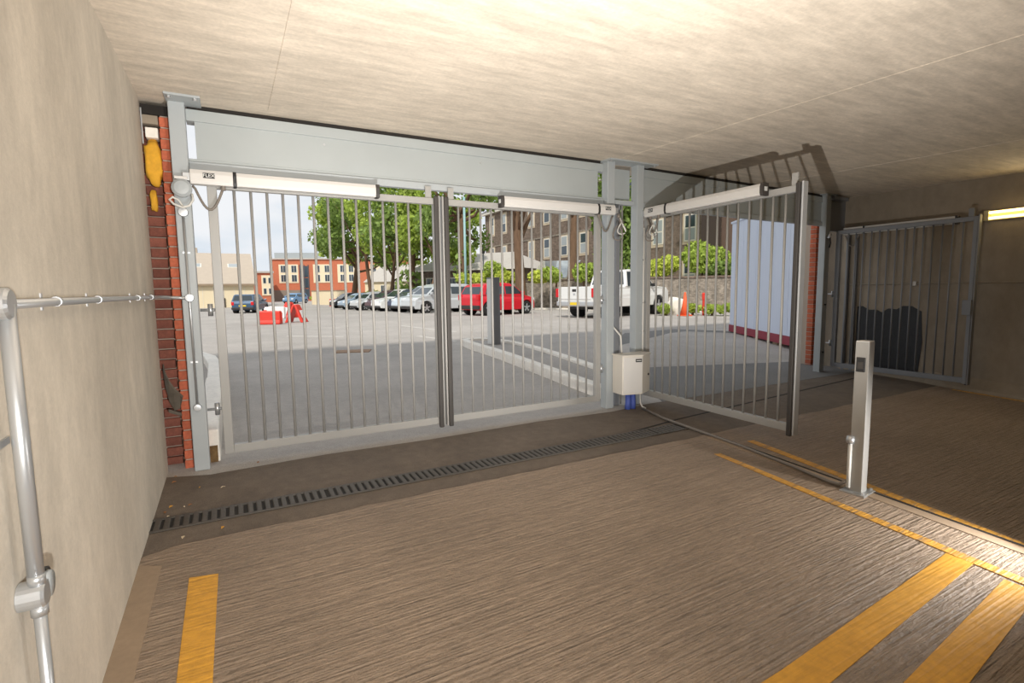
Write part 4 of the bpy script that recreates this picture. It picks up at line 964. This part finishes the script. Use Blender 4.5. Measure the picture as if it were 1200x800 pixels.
MB().hexa([(26.1, 10.6, 9.5), (36.4, 10.6, 9.5), (36.4, 23.8, 9.5), (26.1, 23.8, 9.5), (31, 13, 12), (31.5, 13, 12), (31.5, 21, 12), (31, 21, 12)]).build('roof', M_slate_dk, t)
# conservatory
x, y = at(641, 36); t = thing('conservatory', 'white framed conservatory with pale glazed roof beside the stone house', 'conservatory', (x, y, 0))
A = at(622, 36.5); B = at(664, 35); f_ = Face(t, A, B)
f_.box(0, f_.L, -.1, 1.95, -2.5, 0, 'wall', CARP['navy']); f_.box(-.05, f_.L+.05, 1.9, 2.05, -2.5, .05, 'plate', M_frame)
a, b = f_.A+f_.n*.1, f_.A+f_.u*f_.L+f_.n*.1; m0 = f_.A+f_.u*f_.L*.32
MB().add([(*a, 2.05), (*(f_.A+f_.u*f_.L*.62+f_.n*.1), 2.05), (*m0, 3.3), (*(a-f_.n*2.5), 2.05), (*(f_.A+f_.u*f_.L*.62-f_.n*2.5), 2.05), (*(m0-f_.n*2.5), 3.3)], [(0, 1, 2), (3, 5, 4), (0, 2, 5, 3), (1, 4, 5, 2), (0, 3, 4, 1)]).build('gable', M_frame, t)
MB().add([(*(m0-f_.n*.1), 3.28), (*(f_.A+f_.u*f_.L*.62), 2.1), (*(b), 2.1), (*(b-f_.n*2.4), 3.35), (*(m0-f_.n*2.4), 3.4)], [(0, 1, 2, 3, 4)]).build('glazed_roof', M_glass_lt, t)

# ------------------------------------------------------------------ garden wall of rubble stones
gw = [(13.6, 31.4), (15.8, 26.4), (17.0, 23.5), (20.6, 16.6), (23.5, 12.5)]
t = thing('garden_wall', 'long rubble stone garden wall behind the parked cars', 'garden wall', (17, 23.5, .1))
for a, b in zip(gw, gw[1:]):
    m = MB().beam(a, b, .45, 0, 1); m.v = [(x, y, G(y)-.05 if z == 0 else G(y)+1.62) for x, y, z in m.v]; m.build('wall_run', M_gstone, t)
    m = MB().beam(a, b, .55, 0, 1); m.v = [(x, y, G(y)+1.60 if z == 0 else G(y)+1.70) for x, y, z in m.v]; m.build('coping', M_stone, t, .02)
m = MB().beam((15.2, 26.3), (20.2, 16.4), .35, 0, 1); m.v = [(x, y, G(y)-.05 if z == 0 else G(y)+.10) for x, y, z in m.v]; m.build('footing_kerb', M_kerb, t, .02)
# raised garden soil behind
m = MB().poly([(14.0, 31.4), (16.2, 26.5), (17.4, 23.6), (21.0, 16.7), (23.8, 12.7), (28, 12.7), (28, 31.4)], 0, lambda x, y: 1.45)
struct(m.build('ground_garden', mat('garden_grass', (140, 150, 70), .95, noise=(1.5, .25, O1))), 'raised garden ground behind the stone wall')

# ------------------------------------------------------------------ vegetation
def leaves(clusters, size, count, mt, name, parent, seed, flat=.0):
    r = random.Random(seed); m = MB(); tot = sum(c[3]*c[4]*c[5] for c in clusters)
    off = ORG[parent.name]
    V = []; Fc = []
    for (cx_, cy, cz, a, b, c) in clusters:
        k = max(20, int(count*a*b*c/tot))
        for _ in range(k):
            while True:
                p = Vector((r.uniform(-1, 1), r.uniform(-1, 1), r.uniform(-1, 1)))
                if .15 < p.length < 1: break
            p = p*(p.length**-.35)          # push outwards
            q = Vector((cx_+p.x*a, cy+p.y*b, cz+p.z*c)); s = size*r.uniform(.6, 1.3)
            d1 = Vector((r.gauss(0, 1), r.gauss(0, 1), r.gauss(0, .7))).normalized(); d2 = d1.orthogonal().normalized(); d3 = d1.cross(d2); a2 = r.uniform(0, 6.28)
            e1 = (d2*math.cos(a2)+d3*math.sin(a2))*s; e2 = (d3*math.cos(a2)-d2*math.sin(a2))*s*.6
            n0 = len(V); V += [q-e1, q+e2, q+e1, q-e2]; Fc.append((n0, n0+1, n0+2, n0+3))
    me = bpy.data.meshes.new(name); me.from_pydata([tuple(v-off) for v in V], [], Fc); me.materials.append(mt); me.update()
    o = bpy.data.objects.new(name, me); C.objects.link(o); o.parent = parent; stuff(o); return o
def tree(label, u, d, h, spread, trunk_r, bend, seed, mt, fork=.35, crown=None, count=5000, leaf=.20, group='trees behind the parked cars', base=None, lowc=.42):
    x, y = at(u, d) if base is None else base; z = G(y)-.1; r = random.Random(seed)
    t = thing('tree', label, 'tree', (x, y, z), group)
    def P(f, ox=0): return (x+bend*math.sin(f*2.2)*h*.12+ox, y+bend*.3*math.sin(f*3)*h*.06, z+h*f)
    n = 7
    MB().tube([P(i/n*.62) for i in range(n+1)], [trunk_r*(1.25 if i == 0 else 1-.6*i/n) for i in range(n+1)], 9).build('trunk', M_bark, t, 0, True)
    cl = []
    nb = 10
    for k in range(nb):
        f0 = fork+(.58-fork)*k/nb; p0 = Vector(P(f0)); a = k*2.4+r.uniform(0, .8); rad = spread*r.uniform(.45, .95)
        p2 = Vector((x+bend*h*.08+rad*math.cos(a), y+rad*math.sin(a), z+h*(lowc+(.95-lowc)*((k*7) % nb)/nb))); p1 = p0.lerp(p2, .5)+Vector((0, 0, -h*.03))
        MB().tube([p0, p1, p2], [trunk_r*.42, trunk_r*.26, trunk_r*.08], 6).build('branch', M_bark, t, 0, True)
        cl.append((p2.x, p2.y, p2.z, spread*r.uniform(.26, .42), spread*r.uniform(.26, .42), h*r.uniform(.06, .11)))
        q = p0.lerp(p2, .7); cl.append((q.x+r.uniform(-.5, .5), q.y, q.z+.3, spread*.24, spread*.24, h*.06))
    if crown: cl += [(x+a, y+b, z+c, e, f, g) for a, b, c, e, f, g in crown]
    leaves(cl, leaf, count, mt, 'crown', t, seed)
    return t
# left group by the apartments (big leafy trees)
tree('broad leafy tree with stout trunk at the far end of the car row', 413, 56, 12.5, 4.2, .36, .6, 1, M_leaf, .3, [(-1.9, 0, 7.2, 1.7, 1.9, 1.3), (-1.0, 0, 9.8, 2.4, 2.4, 1.6), (2, 0, 8.6, 2.0, 2.0, 1.2)], 6500, .22)
tree('leafy tree with slim straight trunk beside the stout one', 437, 52, 12, 4.2, .24, -.5, 2, M_leaf_d, .4, None, 4200, .20)
tree('pale leaved tree with several thin stems', 456, 46, 11.5, 4.0, .20, .6, 3, M_leaf, .22, None, 4200, .20)
tree('dark leaved tree with tall trunk in the middle of the row', 480, 42, 12, 3.8, .30, .4, 4, M_leaf_d, .34, [(0, 0, 2.2, 1.2, 1.2, 1.1)], 4000, .19)
tree('tree with a curving trunk beside the gate meeting stile', 499, 39, 10.5, 3.2, .24, 1.4, 5, M_leaf, .3, None, 4200, .20)
tree('tall tree with ivy clad trunk left of the lodge', 541, 33, 11.0, 2.8, .34, .1, 6, M_leaf_d, .5, [(0, 0, 2.5, .45, .45, 1.6)], 2600, .17)
tree('bare trunked tree forking in front of the stone house', 612, 28.5, 11.5, 2.6, .34, -.3, 8, M_leaf, .32, None, 500, .16, lowc=.75)
tree('slim dark tree before the stone house near the pickup', 668, 29.5, 11, 2.4, .34, .3, 9, M_leaf_d, .45, None, 500, .16, lowc=.75)
tree('evergreen tree growing behind the paired posts', 722, 30, 9, 1.8, .25, 0, 10, M_leaf_d, .15, [(0, 0, 3.2, 1.3, 1.3, 1.6), (0, 0, 5.5, 1.5, 1.5, 1.8)], 4200, .16)
def bush(label, u, d, z0, rx_, rz_, seed, mt, count=1600, leaf=.11, group='garden bushes', n=4):
    x, y = at(u, d); r = random.Random(seed); t = thing('bush', label, 'bush', (x, y, z0), group)
    MB().tube([(x, y, z0-.02), (x+.05, y, z0+rz_*1.1)], [.06, .03], 7).build('stem', M_bark, t, 0, True)
    cl = [(x+r.uniform(-.6, .6)*rx_, y+r.uniform(-.4, .4)*rx_, z0+rz_*(.75+.45*k/n), rx_*r.uniform(.5, .75), rx_*.6, rz_*r.uniform(.4, .6)) for k in range(n)]
    leaves(cl, leaf, count, mt, 'foliage', t, seed)
bush('rounded bright green bush above the garden wall', 778, 26.8, 1.45, .85, 1.0, 21, M_leaf_l)
bush('tall pale green shrub under the villa window', 822, 26.3, 1.45, 1.25, 1.35, 22, M_leaf, 2600)
bush('dark low shrub at the end of the garden wall', 846, 25.2, 1.45, .8, .7, 23, M_leaf_d)
for k, (u, d, rz_, rx_, mt, lab) in enumerate([(551, 30.5, .55, .8, M_leaf_l, 'lime green hedge plant above the red hatchback tailgate'), (566, 30, .60, .8, M_leaf_l, 'lime green hedge plant above the red hatchback roof'), (582, 29.5, .95, .7, M_leaf, 'taller green hedge plant beside the bollard top'), (598, 29, .6, .8, M_leaf_l, 'lime hedge plant beside the forked trunk'), (634, 28.5, .6, .7, M_leaf_l, 'yellow green hedge plant below the conservatory'), (652, 28, .7, .8, M_leaf, 'green hedge plant between conservatory and slim tree'), (684, 28, .8, .7, M_leaf, 'green hedge plant behind the pickup bed')]):
    bush(lab, u, d, 1.45, rx_, rz_, 40+k, mt, 1100, .10)
for k, (u, d, rz_, rx_, mt, lab) in enumerate([(401, 67, .9, 1.6, M_leaf_l, 'yellow green shrub before the apartment end'), (424, 57, .9, 1.6, M_leaf, 'shrub between the first two trunks'), (446, 57, 1.0, 1.6, M_leaf_l, 'bright shrub behind the silver hatchback'), (468, 49, 1.0, 1.6, M_leaf, 'green shrub behind the white estate'), (490, 43.3, 1.2, 1.5, M_leaf_d, 'dark shrub beside the curving trunk'), (507, 40.3, 1.2, 1.4, M_leaf, 'green shrub left of the gate meeting stile'), (527, 37, 1.0, 1.2, M_leaf_d, 'dark shrub at the foot of the ivy clad tree'), (379, 70, .9, 1.4, M_leaf_l, 'yellow green shrub over the beige wall')]):
    bush(lab, u, d, G(at(u, d)[1])+.1, rx_, rz_, 60+k, mt, 1100, .15, 'shrubs behind the parked cars')
for k, (u, d) in enumerate([(781, 21.7), (812, 21.7), (835, 21.4), (850, 21.0)]):
    bush(['tuft of weeds left of the traffic cone', 'tuft of weeds between cone and marker post', 'tuft of weeds right of the marker post', 'tuft of weeds by the cabin corner'][k], u, d, G(at(u, d)[1])-.02, .4, .33, 80+k, M_leaf, 350, .07, 'weeds at the foot of the wall')
# street lamp and teal pole
x, y, z = pz(567, 37); t = thing('street_lamp', 'slim street lamp with lantern head before the stone house', 'street lamp', (x, y, z), None, 0, local=True)
MB().tube([(0, 0, 0), (0, 0, 3.9)], [.06, .04], 10).build('pole', M_gate_dk, t, 0, True); MB().lathe([(.10, 3.9), (.2, 4.2), (.24, 4.22), (.05, 4.4)], 10).build('lantern', M_slate_dk, t)
x, y, z = pz(546, 30); t = thing('sign_pole', 'pale teal pole rising past the lodge roof', 'pole', (x, y, z), None, 0, local=True)
MB().tube([(0, 0, 0), (0, 0, 6.5)], .07, 10).build('pole', mat('teal_paint', (150, 186, 188), .5), t, 0, True); MB().lathe([(.1, 0), (.1, .3), (.075, .35)], 12).build('foot', M_gate_dk, t)

# ------------------------------------------------------------------ small litter by the left post
r = random.Random(12)
ml = [mat('dead_leaf_'+str(i), c, .8) for i, c in enumerate([(190, 140, 60), (150, 100, 60), (210, 190, 160)])]
for k in range(12):
    x = WX+.05+r.random()**1.6*.55; y = r.uniform(3.2, 4.38); a = r.uniform(0, 6.28); s = r.uniform(.008, .018); z = FZ(y)-.003
    pts = [(x+s*math.cos(a), y+s*math.sin(a), z), (x-s*.5*math.sin(a), y+s*.5*math.cos(a), z+.006), (x-s*math.cos(a), y-s*math.sin(a), z), (x+s*.5*math.sin(a), y-s*.5*math.cos(a), z+.004)]
    o = MB().hexa(pts+[(p_[0], p_[1], p_[2]+.003) for p_ in pts]).build('dead_leaf', ml[k % 3])
    tag(o, 'tiny dry leaf lying on the asphalt by the left wall', 'leaf', 'dry leaves by the left wall')
